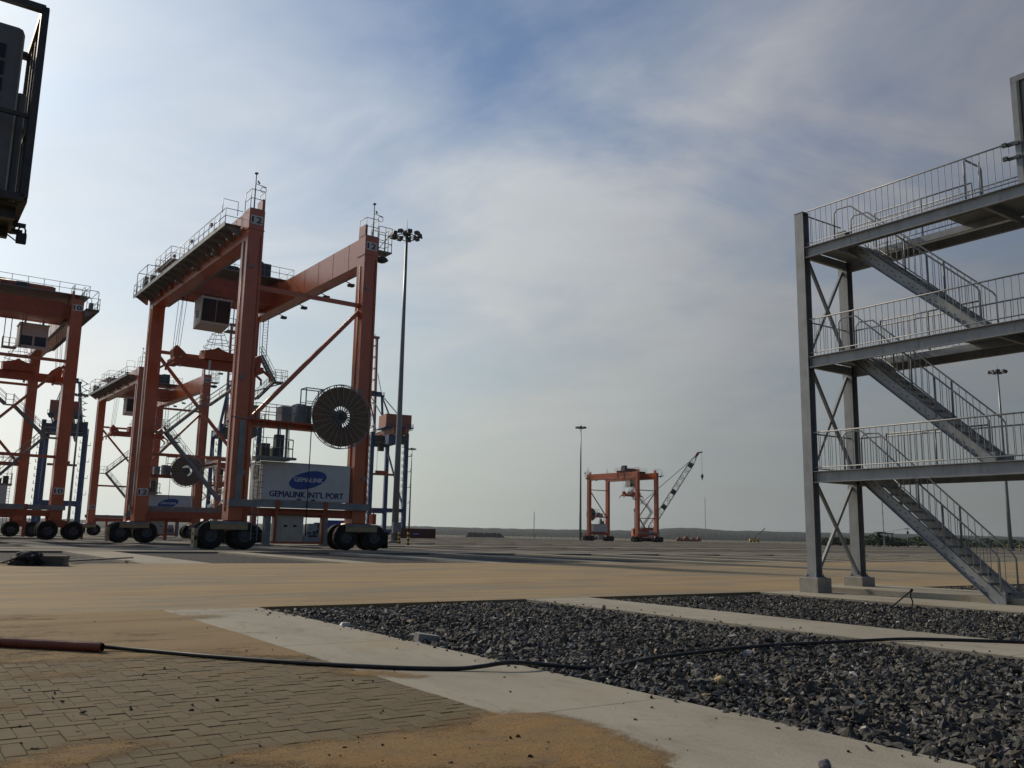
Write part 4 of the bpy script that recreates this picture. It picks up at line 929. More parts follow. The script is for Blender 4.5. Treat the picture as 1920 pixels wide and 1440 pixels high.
# ------------------------------------------------------------------ quay cranes far behind
def make_sts(up):
    r = empty('quay_crane'); A, Gg, HG = 16.0, 30.0, 45.0
    for x in (0, A):
        for y in (0, Gg):
            mb = MB(); mb.hexa([(x-.9,y-1.0,1.6),(x+.9,y-1.0,1.6),(x+.9,y+1.0,1.6),(x-.9,y+1.0,1.6),(x-.8,y-1.0,HG+1),(x+.8,y-1.0,HG+1),(x+.8,y+1.0,HG+1),(x-.8,y+1.0,HG+1)])
            l = mb.build('leg', stsblue, r)
            MB().box(x-3.2, x+3.2, y-.8, y+.8, .5, 1.95).build('bogie', stsblue, r)
            if y == 0:
                ld = MB()
                for z in range(4, 44, 3): ld.rail([(x-1.6,y-1.3,z), (x-1.6,y+1.3,z)], 1.2, 1.3, .05); ld.box(x-1.7, x-.9, y-1.3, y+1.3, z-.08, z)
                tag(ld.build('leg_ladder', stsblue, l), kind='stuff')
    for y in (0, Gg):
        for z, h_ in ((11.5,1.6), (HG-1.5,2.2)): MB().box(.9, A-.9, y-.7, y+.7, z-h_/2, z+h_/2).build('cross_beam', stsblue, r)
        MB().box(.9, A-.9, y-.5, y+.5, 1.96, 3.0).build('sill_beam', stsblue, r)
    for x in (0, A):
        MB().box(x-.5, x+.5, 1.0, Gg-1.0, 11.0, 12.4).build('portal_beam', stsblue, r); MB().box(x-.5, x+.5, 1.0, Gg-1.0, HG-2.2, HG).build('top_beam', stsblue, r)
        MB().bar((x,1,12.4), (x,Gg-1,40), .7, .7).build('diagonal_brace', stsblue, r)
    for x in (4.6, 9.9): MB().box(x, x+1.5, -17, Gg+2, HG-.8, HG+1.9).build('main_girder', stsred, r)
    wg = MB().box(2.6, 3.2, -17, Gg, HG+1.0, HG+1.1).box(12.8, 13.4, -17, Gg, HG+1.0, HG+1.1).rail([(2.6,-17,HG+1.1), (2.6,Gg,HG+1.1)], 1.2, 3, .06).rail([(13.4,-17,HG+1.1), (13.4,Gg,HG+1.1)], 1.2, 3, .06); wg.build('girder_walkway', stsblue, r)
    mh = MB().box(2.2, 13.8, -13, -1.5, HG+2.4, HG+8).build('machinery_house', stsred, r)
    MB().box(1.6, 14.4, -14.5, .2, HG+1.92, HG+2.39).rail([(1.6,-14.4,HG+2.4), (14.4,-14.4,HG+2.4), (14.4,.1,HG+2.4)], 1.3, 2, .06).build('house_deck', stsblue, r)
    MB().box(3.5, 7.0, -13.5, -8, HG-5.2, HG-1.2).rail([(3.5,-13.5,HG-1.2), (7,-13.5,HG-1.2)], 1.2, 1.5, .06).build('electrical_house', stsblue, r)
    ax = HG+22
    for x in (3.2, 12.8):
        MB().bar((x-2*(1 if x < 8 else -1)*.5,Gg,HG), (x+1.8*(1 if x < 8 else -1),Gg-4,ax), .9, .9).build('frame_post', stsblue, r)
        MB().bar((x+1.8*(1 if x < 8 else -1),Gg-4,ax), (x,-12,HG+3), .35, .35).build('back_stay', stsblue, r)
        MB().bar((x+1.5*(1 if x < 8 else -1),Gg-4,ax-1), (x,6,HG+2), .55, .55).build('frame_strut', stsblue, r)
    MB().box(4, 12, Gg-5.5, Gg-2.5, ax-.6, ax).rail([(4,Gg-5.4,ax), (12,Gg-5.4,ax), (12,Gg-2.6,ax)], 1.2, 1.3, .07).box(5.5, 10.5, Gg-5, Gg-3, ax+.01, ax+1.5).build('apex_platform', stsblue, r)
    if up:
        for x in (5.2, 10.0): MB().bar((x,Gg+3,HG), (x,Gg+6,HG+52), 1.0, 1.9, up=(0,1,0)).build('boom_girder', stsred, r)
        bm_ = MB()
        for k_ in range(18): z = HG+2+k_*2.9; bm_.bar((5.7,Gg+3+(z-HG)/52*3,z), (9.6,Gg+3+(z+2.9-HG)/52*3,z+(2.9 if k_%2 else 0)), .3, .3)
        bm_.build('boom_lattice', stsblue, r)
        MB().box(4.2, 11.2, Gg+5, Gg+7.2, HG+52, HG+53).build('boom_tip', stsred, r)
        for x in (5, 11): MB().bar((x,Gg-4,ax), (x,Gg+4.8,HG+34), .25, .25).build('fore_stay', stsblue, r)
    else:
        for x in (5.2, 10.0): MB().bar((x,Gg+2,HG+.5), (x,Gg+55,HG+.5), 1.0, 1.9).build('boom_girder', stsred, r)
        for x in (5, 11): MB().bar((x,Gg-4,ax), (x,Gg+40,HG+1.6), .25, .25).build('fore_stay', stsblue, r)
        lt = MB()
        for k_ in range(7): lt.bar((12.0,Gg-3,HG+2+k_*3), (14.5,Gg-3,HG+3.5+k_*3), .25, .25); lt.bar((14.5,Gg-3,HG+3.5+k_*3), (12,Gg-3,HG+5+k_*3), .25, .25); lt.box(13.8, 15.2, Gg-3.4, Gg-2.4, HG+3.4+k_*3, HG+3.6+k_*3)
        lt.build('stair_tower_lattice', stsblue, r)
    for (x0, x1, y0, y1, z0, z1) in ((9.5,13.0,-12,-7,HG-4.6,HG-1.2), (1.0,4.0,-3,2,HG-3.6,HG-.9), (12.2,15.2,2,7,HG-3.2,HG+.9), (2.4,4.4,12,17,HG-3.4,HG+.9)): MB().box(x0, x1, y0, y1, z0, z1).rail([(x0,y0,z1), (x1,y0,z1), (x1,y1,z1)], 1.3, 1.2, .06).build('equipment_cabin', dkgrey, r)
    for z in (15, 22, 29, 36): MB().box(A+.9, A+2.6, -1.2, 1.2, z-.1, z).rail([(A+2.55,-1.2,z), (A+2.55,1.2,z)], 1.2, 1.2, .06).build('leg_platform', stsblue, r)
    tp = MB().box(5.2, 10.8, 8, 13, HG-2.6, HG-.9).box(7, 9.5, 13.2, 15.5, HG-6, HG-2.5); tp.build('trolley', dkgrey, r)
    s_ = MB().box(2.2, 13.8, 9.6, 11.4, 27.5, 28.4).box(5, 11, 9.8, 11.2, 28.41, 29.6); s_.build('spreader', orange_d, r)
    for x in (5.6, 10.4): MB().cyl((x,10.5,29.6), (x,10.5,HG-2.6), .09, n=4).build('hoist_rope', dkgrey, r)
    return r
sts_up = make_sts(True); sts_dn = make_sts(False)
QY = R(24.5)
def place_sts(o, px, Y, label, scale=1.0):
    p = AT(px, 1000, Y); o.location = (p.x, p.y, 0); o.rotation_euler = (0,0,QY); o.scale = (scale,)*3
    tag(o, label, 'quay crane', 'blue quay cranes far behind')
place_sts(sts_up, 690, 395, 'blue and red quay crane with raised boom right of crane 12')
c2 = copy_tree(sts_up); place_sts(c2, 400, 375, 'blue and red quay crane with raised boom seen through the legs of crane 12')
place_sts(sts_dn, 60, 372, 'blue quay crane with two red houses seen between crane 10 and crane 08')
# ------------------------------------------------------------------ high-mast floodlights
def make_mast():
    r = empty('light_mast')
    mb = MB(); mb.tube([(0,0,.35),(0,0,12),(0,0,30),(0,0,44.5)], .3, 14, radii=[.52,.42,.29,.19]); mb.build('pole', steelpole, r)
    MB().cyl((0,0,0), (0,0,.35), .95, .9, n=16).build('plinth', concrete, r)
    MB().box(-.62, .62, -.86, -.5, 1.3, 2.8).build('switch_box', galv_d, r)
    hd = MB().lathe([(.0,44.9),(.55,44.75),(.7,44.3),(.25,44.0),(.2,43.5)], (0,0,0), 'z', 14)
    hd.tube([(1.55*math.cos(i*math.pi/12), 1.55*math.sin(i*math.pi/12), 43.85) for i in range(25)], .07, 6, cap=False)
    for i in range(6): a = i*math.pi/3; hd.tube([(.2*math.cos(a),.2*math.sin(a),44.2), (1.1*math.cos(a),1.1*math.sin(a),43.7), (1.6*math.cos(a),1.6*math.sin(a),43.9)], .06, 5)
    hd.cyl((0,0,44.9), (0,0,46.6), .035, .015, n=6)
    h = hd.build('head_frame', dkgrey, r)
    fm = MB().hexa([(1.65,-.34,44.0),(2.35,-.36,43.85),(2.35,.36,43.85),(1.65,.34,44.0),(1.55,-.30,44.42),(2.2,-.34,44.45),(2.2,.34,44.45),(1.55,.30,44.42)]).bar((1.55,0,43.9), (1.9,0,44.1), .08, .1).mesh('floodlight', [dkgrey])
    for i in range(9):
        o = bpy.data.objects.new('floodlight', fm); COL.objects.link(o); o.parent = h; o.rotation_euler = (0,0,2*math.pi*i/9+.35)
    return r
m0 = make_mast()
MASTS = [((-16.3,128.0), 'tall grey floodlight mast standing right of crane 12'), ((28.7,362), 'slim floodlight mast left of the distant gantry crane'), ((126.2,226), 'floodlight mast seen behind the stair tower'),
         ((-52.5,470), 'farthest thin floodlight mast right of the quay crane'), ((-146.5,298), 'floodlight mast close beside the leg of crane 10')]
for i, (loc, lab) in enumerate(MASTS):
    o = m0 if i == 0 else copy_tree(m0)
    o.location = (*loc, 0); o.rotation_euler = (0,0,.5+i); tag(o, lab, 'light mast', 'floodlight masts'); o.scale = (1,1,1.035)
# ------------------------------------------------------------------ crawler crane with lattice boom
def make_crawler():
    P0 = AT(1214, 1009, 352); r = empty('crawler_crane', (P0.x, P0.y, 0)); tag(r, 'red crawler crane with long grey lattice boom behind the distant gantry crane', 'crawler crane')
    for y in (-2.6, 2.6):
        MB().box(-4.4, 4.4, y-.55, y+.55, .1, 1.5).build('track', black, r, .3)
    MB().box(-4.6, 2.2, -2.2, 2.2, 1.7, 5.4).build('machine_house', orange_d, r, .1); MB().box(.2, 2.6, -3.4, -2.21, 1.9, 4.4).build('operator_cab', white, r); MB().box(-6.0, -4.61, -2.6, 2.6, 2.2, 5.0).build('counterweight', stsred, r)
    a = Vector((-0.6,0,2.6)); b = Vector((19.6,0,34.0)); d = (b-a); n = 22; dn = d.normalized(); pr = Vector((-dn.z,0,dn.x))
    def sec(t):
        w = .95*min(1, t/.10+.25)*min(1, (1-t)/.10+.25); p = a+d*t
        return [p+pr*w+Vector((0,-w,0)), p+pr*w+Vector((0,w,0)), p-pr*w+Vector((0,w,0)), p-pr*w+Vector((0,-w,0))]
    bm_ = MB(); S = [sec(i/n) for i in range(n+1)]
    for i in range(n):
        for k_ in range(4):
            bm_.bar(S[i][k_], S[i+1][k_], .16, .16); k2 = (k_+1) % 4
            bm_.bar(S[i][k_], S[i+1][k2] if i % 2 else S[i][k2], .09, .09); bm_.bar(S[i][k2], S[i+1][k_], .09, .09)
    bo = bm_.build('boom', galv_d, r)
    for t in (.33, .52, .86): q = sec(t); q2 = sec(t+.045); MB().hexa([q[3],q[2],q2[2],q2[3],q[0],q[1],q2[1],q2[0]]).build('boom_joint', dkgrey, bo)
    MB().bar(b, b+dn*1.6, 1.0, 1.0).bar(b+dn*1.5, b+dn*1.6+Vector((1.6,0,.3)), .5, .5).build('boom_head', stsred, bo)
    mast_t = Vector((-5.2,0,12.5))
    for y in (-.9, .9): MB().bar((-1.0,y,5.4), mast_t+Vector((0,y*.5,0)), .3, .3).build('gantry_mast', dkgrey, r)
    for y in (-.5, .5): MB().bar(mast_t+Vector((0,y,0)), b+Vector((0,y,0)), .14, .14).build('pendant_line', dkgrey, r)
    MB().bar(mast_t, (-5.0,0,5.0), .2, .2).build('hoist_line', dkgrey, r)
    hk = b+dn*1.6+Vector((1.4,0,0)); MB().cyl(hk, (hk.x,0,hk.z-8.5), .05, n=4).build('hook_rope', dkgrey, r)
    MB().lathe([(0,0),(.45,-.3),(.6,-1.0),(.3,-1.7),(.12,-2.4),(0,-2.6)], (hk.x,0,hk.z-8.4), 'z', 10).build('hook_block', dkgrey, r)
make_crawler()
# ------------------------------------------------------------------ container, bollards, small things in the yard
P0 = AT(781, 1011, 240); ct = empty('shipping_container', (P0.x, P0.y, 0), TH-.55); tag(ct, 'maroon shipping container on the ground beyond the tall mast', 'container')
cm = MB().box(-5.0, 5.0, -1.2, 1.2, .15, 2.7); cbd = cm.build('body', maroon, ct)
co = MB()
for i in range(40): x = -4.9+i*.25; co.box(x, x+.12, -1.235, -1.2, .3, 2.55)
tag(co.build('corrugation', maroon, cbd), kind='stuff')
for x in (-5.0, 4.9): MB().box(x, x+.1, -1.25, 1.25, .1, 2.75).build('corner_post', maroon, cbd)
MB().box(-.9, .6, -1.245, -1.236, 1.1, 1.5).build('lettering_band', logolight, cbd)
def bollard(px, py, Y, lab):
    p = AT(px, py, Y); r = empty('bollard', (p.x, p.y, 0)); tag(r, lab, 'bollard', 'striped bollards at the masts')
    for i in range(6): MB().cyl((0,0,i*.24), (0,0,(i+1)*.24), .15, n=12, cap=(i == 5)).build('stripe', yellow if i % 2 else ink, r)
bollard(748, 1018, 118, 'yellow and black bollard close to the foot of the tall mast'); bollard(765, 1022, 104, 'yellow and black bollard nearer the camera than the tall mast')
bollard(1890, 1031, 200, 'striped bollard left of the mast behind the stair tower'); bollard(1913, 1031, 203, 'striped bollard right of the mast behind the stair tower')
# blue cargo boxes and truck under crane 12
P0 = AT(625, 1012, 175); tk = empty('truck', (P0.x, P0.y, 0), .3); tag(tk, 'blue truck parked behind the right legs of crane 12', 'truck')
MB().box(-2.0, 5.5, -1.25, 1.25, 1.0, 3.6).build('cargo_box', logoblue, tk); MB().box(-3.9, -2.05, -1.2, 1.2, .7, 3.1).build('cab', stsblue, tk, .12)
MB().box(-3.7, -2.3, -1.215, -1.19, 1.9, 2.8).build('side_window', glass, tk); MB().box(-4, 5.6, -1.0, 1.0, .6, .95).build('chassis', dkgrey, tk)
for x in (-3.0, 2.6, 4.2):
    for y in (-1.05, 1.05): MB().cyl((x,y-.15,.5), (x,y+.15,.5), .5, n=16).build('wheel', black, tk)
# netting heap and timbers at the left
hp = G(52, 1060); h0 = empty('netting_heap', (hp.x, hp.y, 0)); tag(h0, 'black heap of crumpled netting at the far side of the sandy road', 'heap')
hm = bmesh.new(); bmesh.ops.create_icosphere(hm, subdivisions=4, radius=1.0)
for v_ in hm.verts:
    c = v_.co; k_ = 1+.22*mnoise.fractal(Vector((c.x*2.2, c.y*2.2, c.z*2.6)), 1, 2, 4); v_.co = Vector((c.x*.62*k_, c.y*.42*k_, max(0, c.z*.42*k_+.05)))
me = bpy.data.meshes.new('heap'); hm.to_mesh(me); hm.free(); me.materials.append(darkheap); o = bpy.data.objects.new('pile', me); COL.objects.link(o); o.parent = h0
for i in range(9): MB().tube([(-.7+.15*i, -.35+.03*i, .08+.04*(i%3)), (-.2+.1*i, -.42, .25+.05*(i%4)), (.2+.07*i, -.36, .1)], .025, 5).build('strap', black, h0)
st_ = G(104, 1061); s0 = empty('timber_stack', (st_.x, st_.y, 0), .1); tag(s0, 'small dark stack of boards right of the netting heap', 'stack')
for i in range(5): MB().box(-.36+.03*random.random(), .36-.04*random.random(), -.25, .25, .07*i, .07*i+.06).build('board', plank if i > 3 else dkgrey, s0)
p, q = G(128, 1058), G(245, 1050); tag(MB().bar((p.x,p.y,.12), (q.x,q.y,.10), .22, .05).build('plank', plank), 'long dusty plank lying right of the dark board stack', 'plank')
p, q = G(0, 1056), G(28, 1060); tag(MB().bar((p.x-1,p.y-.4,.10), (q.x,q.y,.06), .22, .05).build('plank', plank), 'plank at the left edge beside the netting heap', 'plank')
# ------------------------------------------------------------------ cable, conduit and loose pieces in the foreground
cpts = [(178,1211.5,.05),(230,1216,.03),(320,1224,.02),(400,1231,.02),(520,1240,.02),(620,1246,.02),(700,1250,.02),(780,1253,.02),(860,1253.5,.022),(905,1249,.045),(945,1243,.075),(985,1243,.07),(1030,1247,.035),(1080,1251.5,.0),(1130,1252,-.01),(1165,1247,.0),(1200,1238,.0),(1250,1230,.0),(1310,1223,.01),(1380,1215,.01),(1460,1209,.015),(1540,1205,.02),(1620,1201,.02),(1690,1198,.03),(1750,1198.5,.022),(1820,1200.5,.022),(1930,1204.5,.022),(2080,1212,.02)]
cp3 = [G(x, y, z) for x, y, z in cpts]
def smooth(P, n=5):
    out = []
    for i in range(len(P)-1):
        p0, p1, p2, p3 = P[max(i-1,0)], P[i], P[i+1], P[min(i+2,len(P)-1)]
        for k_ in range(n):
            t = k_/n; out.append(.5*((2*p1)+(p2-p0)*t+(2*p0-5*p1+4*p2-p3)*t*t+(3*p1-p0-3*p2+p3)*t**3))
    return out+[P[-1]]
tag(MB().tube(smooth(cp3), .0215, 10).build('power_cable', cablemat), 'thick black cable snaking over the concrete strip and gravel', 'cable')
a, b_ = G(-160, 1196, .055), G(192, 1214, .052); N_ = 1500; Rr = []; PT = []
mb = MB(); ns = 1300; nn = 16; ax = (b_-a); L_ = ax.length; axn = ax.normalized(); s1 = axn.cross(Vector((0,0,1))).normalized(); s2 = s1.cross(axn)
for i in range(ns+1):
    t = i/ns; c = a+ax*t
    for k_ in range(nn):
        an = 2*math.pi*k_/nn; ph = (t*L_/.034-an/(2*math.pi))*2*math.pi; rr = .048+.0062*math.sin(ph)
        mb.v.append(tuple(c+s1*rr*math.cos(an)+s2*rr*math.sin(an)))
for i in range(ns):
    for k_ in range(nn): k2 = (k_+1) % nn; mb.quadface((i*nn+k_, i*nn+k2, (i+1)*nn+k2, (i+1)*nn+k_), 0, True)
b0 = len(mb.v)
for k_ in range(nn): an = 2*math.pi*k_/nn; mb.v.append(tuple(b_+s1*.040*math.cos(an)+s2*.040*math.sin(an)))
for k_ in range(nn): an = 2*math.pi*k_/nn; mb.v.append(tuple(b_-axn*.25+s1*.039*math.cos(an)+s2*.039*math.sin(an)))
for k_ in range(nn):
    k2 = (k_+1) % nn; mb.quadface((ns*nn+k_, ns*nn+k2, b0+k2, b0+k_)); mb.quadface((b0+k_, b0+k2, b0+nn+k2, b0+nn+k_), 1)
tag(mb.build('corrugated_conduit', [conduitmat, black]), 'red brown corrugated conduit sleeve around the cable end at the left edge', 'conduit')
def rock(name, px, py, z, size, m, lab, cat, seed, sq=(1,.8,.7)):
    p = G(px, py, z); hm = bmesh.new(); bmesh.ops.create_icosphere(hm, subdivisions=3, radius=1.0)
    for v_ in hm.verts:
        c = v_.co.copy(); k_ = 1+.28*mnoise.noise(c*1.3+Vector((seed,0,0)))+.10*mnoise.noise(c*3.5+Vector((0,seed,0))); v_.co = Vector((c.x*sq[0], c.y*sq[1], c.z*sq[2]))*k_*size
    me = bpy.data.meshes.new(name); hm.to_mesh(me); hm.free(); me.materials.append(m); o = bpy.data.objects.new(name, me); COL.objects.link(o); o.location = (p.x, p.y, z+size*sq[2]*.55); o.rotation_euler = (0,.2,seed)
    tag(o, lab, cat); return o
rock('stone', 1352, 1282, -.03, .075, yellowstone, 'pale yellow stone lying on the dark gravel in front of the cable', 'stone', 1.3, (1.1,.8,.62))
rock('stone', 1546, 1440, 0.0, .045, greystone, 'grey stone on the concrete strip at the bottom edge', 'stone', 4.1)
rock('stone', 1478, 1316, -.03, .03, yellowstone, 'small ochre stone among the gravel right of the pale yellow stone', 'stone', 2.2)
rock('stone', 1132, 1142, -.01, .05, concrete, 'pale lump of concrete at the far edge of the nearest gravel bed', 'stone', 6.2, (.8,.7,1.0))
p = G(800, 1201, -.03); kb = MB().hexa([(-.17,-.07,0),(.17,-.07,0),(.16,.07,0),(-.17,.07,0),(-.16,-.045,.12),(.15,-.05,.11),(.15,.055,.10),(-.17,.06,.115)]).build('kerb_block', concrete, None, .008)
kb.location = (p.x, p.y, -.06); kb.rotation_euler = (.2,.12,.62); tag(kb, 'broken grey kerb block at the edge of the nearest gravel bed', 'block')
p = G(646, 1172, 0); kb = MB().hexa([(-.07,-.05,0),(.07,-.05,0),(.07,.05,0),(-.07,.05,0),(-.04,-.03,.05),(.05,-.03,.05),(.05,.03,.05),(-.04,.03,.05)]).build('concrete_chip', white, None, .004)
kb.location = (p.x, p.y, -.012); kb.rotation_euler = (0,0,.5); tag(kb, 'small white chip at the far end of the foreground concrete strip', 'chip')
a, t, b_ = G(1672, 1138, -.04), G(1706, 1119, .32), G(1710, 1137, -.04)
sp_ = Vector(((a.x+b_.x)/2, (a.y+b_.y)/2, 0)); t = Vector((b_.x+.02, b_.y+.02, .30))
rd = MB().tube(smooth([a, a*.5+t*.5, t*.97+a*.03, t]), .014, 6).tube(smooth([t, Vector((b_.x-.02,b_.y,.18)), Vector((b_.x+.02,b_.y,.06)), b_]), .014, 6)
rd.lathe([(0,.035),(.03,.02),(.035,0),(.03,-.02),(0,-.035)], t, 'z', 10)
tag(rd.build('bent_rod', black), 'bent black rod standing in the gravel in front of the stair tower', 'rod')
# little clods and pebbles scattered over pavers, sand and concrete
cl = []
for i in range(230):
    px_, py_ = random.uniform(0,1500), random.uniform(1150,1440); q = G(px_, py_); u_, v_ = uvof(q)
    if u_ > 5.4 or v_ > 15.2: continue
    if u_ > 3.9 and random.random() > .25: continue
    cl.append((q.x, q.y, max(0, sand_at(u_, v_) if u_ < 5 else 0)+.003, random.choice((.004,.005,.006,.009,.013))))
cl += [(*G(245,1331)[:2],.012,.02), (*G(155,1338)[:2],.012,.022), (*G(116,1318)[:2],.01,.017), (*G(308,1254)[:2],.01,.018), (*G(407,1314)[:2],.008,.015), (*G(1190,1350)[:2],.006,.013)]
A_ = np.array(cl); o = stones('scattered_clods', A_[:,:3].copy(), A_[:,3].copy()); tag(o, 'small dark clods and pebbles scattered over the paving', 'pebbles', kind='stuff')
o.data.materials.clear(); o.data.materials.append(mat('dark_soil_clod', (0.06,0.045,0.03), 0.95, col2=(0.12,0.085,0.05), scale=20))
# ------------------------------------------------------------------ air-conditioner cage top left
def make_ac():
    kb = AT(44, 372, 4.5)
    # height of the corner post from the pixel where it ends
    zt = kb.z
    for _ in range(200):
        d = Vector((kb.x, kb.y, zt))-CAM; y = 720-F_PX*d.dot(_u)/d.dot(_f)
        if y <= 20: break
        zt += .01
    Hc = zt-kb.z
    r = empty('air_conditioner_cage', (kb.x, kb.y, kb.z), TH); tag(r, 'dark steel cage on a raised bracket at the top left corner', 'cage')
    W_, D_ = 1.25, .62                       # along -x (towards camera left) and +y (away)
    fr = MB(); s = .038
    for x in (0, -W_):
        for y in (0, D_): fr.bar((x,y,0), (x,y,Hc), s, s, up=(0,1,0))
    for z in (0, Hc):
        for y in (0, D_): fr.bar((-W_,y,z), (0,y,z), s, s)
        for x in (0, -W_): fr.bar((x,0,z), (x,D_,z), s, s)
    fr.build('frame', cagemat, r)
    br = MB()
    for z in (Hc*.42,): 
        for x in (0,): br.bar((x,0,z), (x,D_,z), .022, .022)
        br.bar((-W_,0,z), (0,0,z), .022, .022)
    br.build('mid_rail', cagemat, r)
    for y in (D_*.25, D_*.5, D_*.75): MB().bar((0,y,0), (0,y,Hc), .016, .016, up=(0,1,0)).build('side_bar', cagemat, r)
    for x in (-.62,): MB().bar((x,0,0), (x,0,Hc), .016, .016, up=(0,1,0)).build('front_bar', cagemat, r)
    MB().box(-W_, -.02, .03, D_, -.035, -.02).box(-W_, -.02, .1, .15, -.09, -.036).box(-W_, -.02, D_-.15, D_-.1, -.09, -.036).build('tray', cagemat, r)
    lk = MB().box(-.005, .06, D_*.62, D_*.62+.012, -.045, -.02).box(-.005, .05, D_*.70, D_*.70+.012, -.07, -.045); lk.build('hasp', cagemat, r)
    MB().bar((0,D_,-.02), (.09,D_+.04,.0), .012, .012).bar((-.03,D_,-.02), (.03,D_*.7,-.12), .006, .006).build('latch_rod', cagemat, r)
    post = MB().bar((-W_+.06,D_-.1,-kb.z), (-W_+.06,D_-.1,-.036), .1, .1, up=(0,1,0)).bar((-W_+.06,D_-.1,-.6), (-.45,D_-.1,-.06), .06, .06); post.build('support_post', cagemat, r)
    # padlock and the unit inside are things of their own
    pk = empty('padlock', r.location+UX*.045+UY*(D_*.66)+Vector((0,0,-.105)), TH); tag(pk, 'dark padlock hanging under the cage at the left edge', 'padlock')
    MB().box(-.027, .027, -.012, .012, -.03, .03).build('body', brass, pk, .006); MB().tube([(-.018,0,.028), (-.018,0,.055), (-.01,0,.068), (.01,0,.068), (.018,0,.055), (.018,0,.028)], .005, 8).build('shackle', brass, pk)
    ac = empty('air_conditioner', r.location+UX*-.075+UY*.07+Vector((0,0,.012)), TH); tag(ac, 'dusty air conditioner outdoor unit inside the dark cage', 'air conditioner')
    MB().box(-.92, 0, 0, .30, .0, Hc*.90).build('casing', acwhite, ac, .035)
    MB().box(.001, .05, .12, .36, .03, Hc*.60).build('side_cover', acwhite, ac, .015)
    for i in range(8):
        for j in range(6): MB().box(-.86+.1*i, -.86+.1*i+.075, -.008, -.0005, .28+.1*j, .28+.1*j+.075).build('grille_opening', ink, ac)
    MB().box(-.93, .01, -.01, .31, -.018, -.001).build('foot_tray', cagemat, ac)
make_ac()
# ------------------------------------------------------------------ horizon: hills, trees, fence, far structures
def ridge(name, X0, X1, Y, prof, lab, m, depth=400, n=240):
    mb = MB(); 
    for i in range(n+1):
        t = i/n; X = X0+(X1-X0)*t; h_ = max(1.0, prof(t, X))
        for k_, (dy, hh) in enumerate(((0,0),(.08,.45),(.25,.8),(.5,1.0),(1.0,.6))): mb.v.append((X+mnoise.noise(Vector((X*.01,dy*9,1)))*20, Y+dy*depth, -.5+h_*hh))
    for i in range(n):
        for k_ in range(4): mb.quadface((i*5+k_, (i+1)*5+k_, (i+1)*5+k_+1, i*5+k_+1), 0, True)
    o = mb.build(name, m); tag(o, kind='structure'); o['label'] = lab; return o
def pr(t, X): return 29+10*mnoise.fractal(Vector((X*.0011, .3, 2)), 1, 2, 4)+1.6*mnoise.noise(Vector((X*.03,0,0)))+1.0*mnoise.noise(Vector((X*.09,3,0)))+ (9*math.exp(-((X-620)/90)**2)) 
ridge('hills', -5200, 5200, 2900, pr, 'low wooded hills along the horizon', hillgreen, n=1400)
def bush(name, px, py, Y, w, h_, lab, cat='tree', n=700, trunk=True):
    p = AT(px, py, Y); r = empty(name, (p.x, p.y, -.1)); tag(r, lab, cat, 'dark scrub trees on the right horizon'); mb = MB()
    for i in range(n):
        a = random.uniform(0, 2*math.pi); rr = math.sqrt(random.random()); z = random.random()
        k_ = (1-abs(2*z-.9)**2.2*.75)*(.8+.35*mnoise.noise(Vector((math.cos(a)*1.5,math.sin(a)*1.5,z*3+px))))
        c = Vector((math.cos(a)*rr*w*k_, math.sin(a)*rr*w*.7*k_, .15*h_+z*h_*.85*(.85+.3*mnoise.noise(Vector((a,px,1))))))
        s = random.uniform(.25,.6); d1 = Vector((random.gauss(0,1),random.gauss(0,1),random.gauss(0,.7))).normalized()*s; d2 = d1.orthogonal().normalized()*s*.6
        b0 = len(mb.v); mb.v += [tuple(c-d1), tuple(c+d2), tuple(c+d1), tuple(c-d2)]; mb.quadface((b0,b0+1,b0+2,b0+3))
    mb.build('crown', leaf, r); MB().tube([(0,0,0),(.1,0,h_*.3),(0,.1,h_*.6)], .2, 6, radii=[.25,.16,.06]).build('trunk', bark, r)
for i, (px_, w, h_, side) in enumerate(((1548,5,3.6,'beside the stair tower column'),(1576,6,4.4,'just right of the first tower column'),(1622,5,5.2,'between the two tower columns'),(1650,7,5.6,'under the open canopy'),(1684,6,4.2,'left of the utility pole'),(1722,7,5.2,'right of the utility pole'),(1765,7,4.4,'behind the middle of the lowest stair'),(1806,8,4.8,'behind the lower stair steps'),(1850,8,5.0,'behind the stair foot railing'),(1900,8,4.6,'behind the striped bollards'))):
    bush('scrub_tree', px_, 1022+(px_-1550)*.016, 300+12*(i % 3), w*1.3, h_*.78, f'low dark scrub tree on the horizon {side}')
def fence():
    p, q = AT(830, 1008, 520), AT(1540, 1020, 430); r = empty('perimeter_fence', (p.x, p.y, 0)); tag(r, 'thin perimeter fence of tall posts along the far edge of the yard', 'fence')
    d = Vector((q.x-p.x, q.y-p.y, 0)); n = 64; pmh = MB().cyl((0,0,0), (0,0,4.6), .07, n=5).bar((0,0,4.6), (.45,-.3,5.1), .06, .06).mesh('post', galv_d)
    for i in range(n+1):
        o = bpy.data.objects.new('post', pmh); COL.objects.link(o); o.parent = r; o.location = d*(i/n)
    for z in (1.5, 3.0, 4.5): MB().bar((0,0,z), (d.x,d.y,z), .05, .05).build('wire', galv_d, r)
fence()
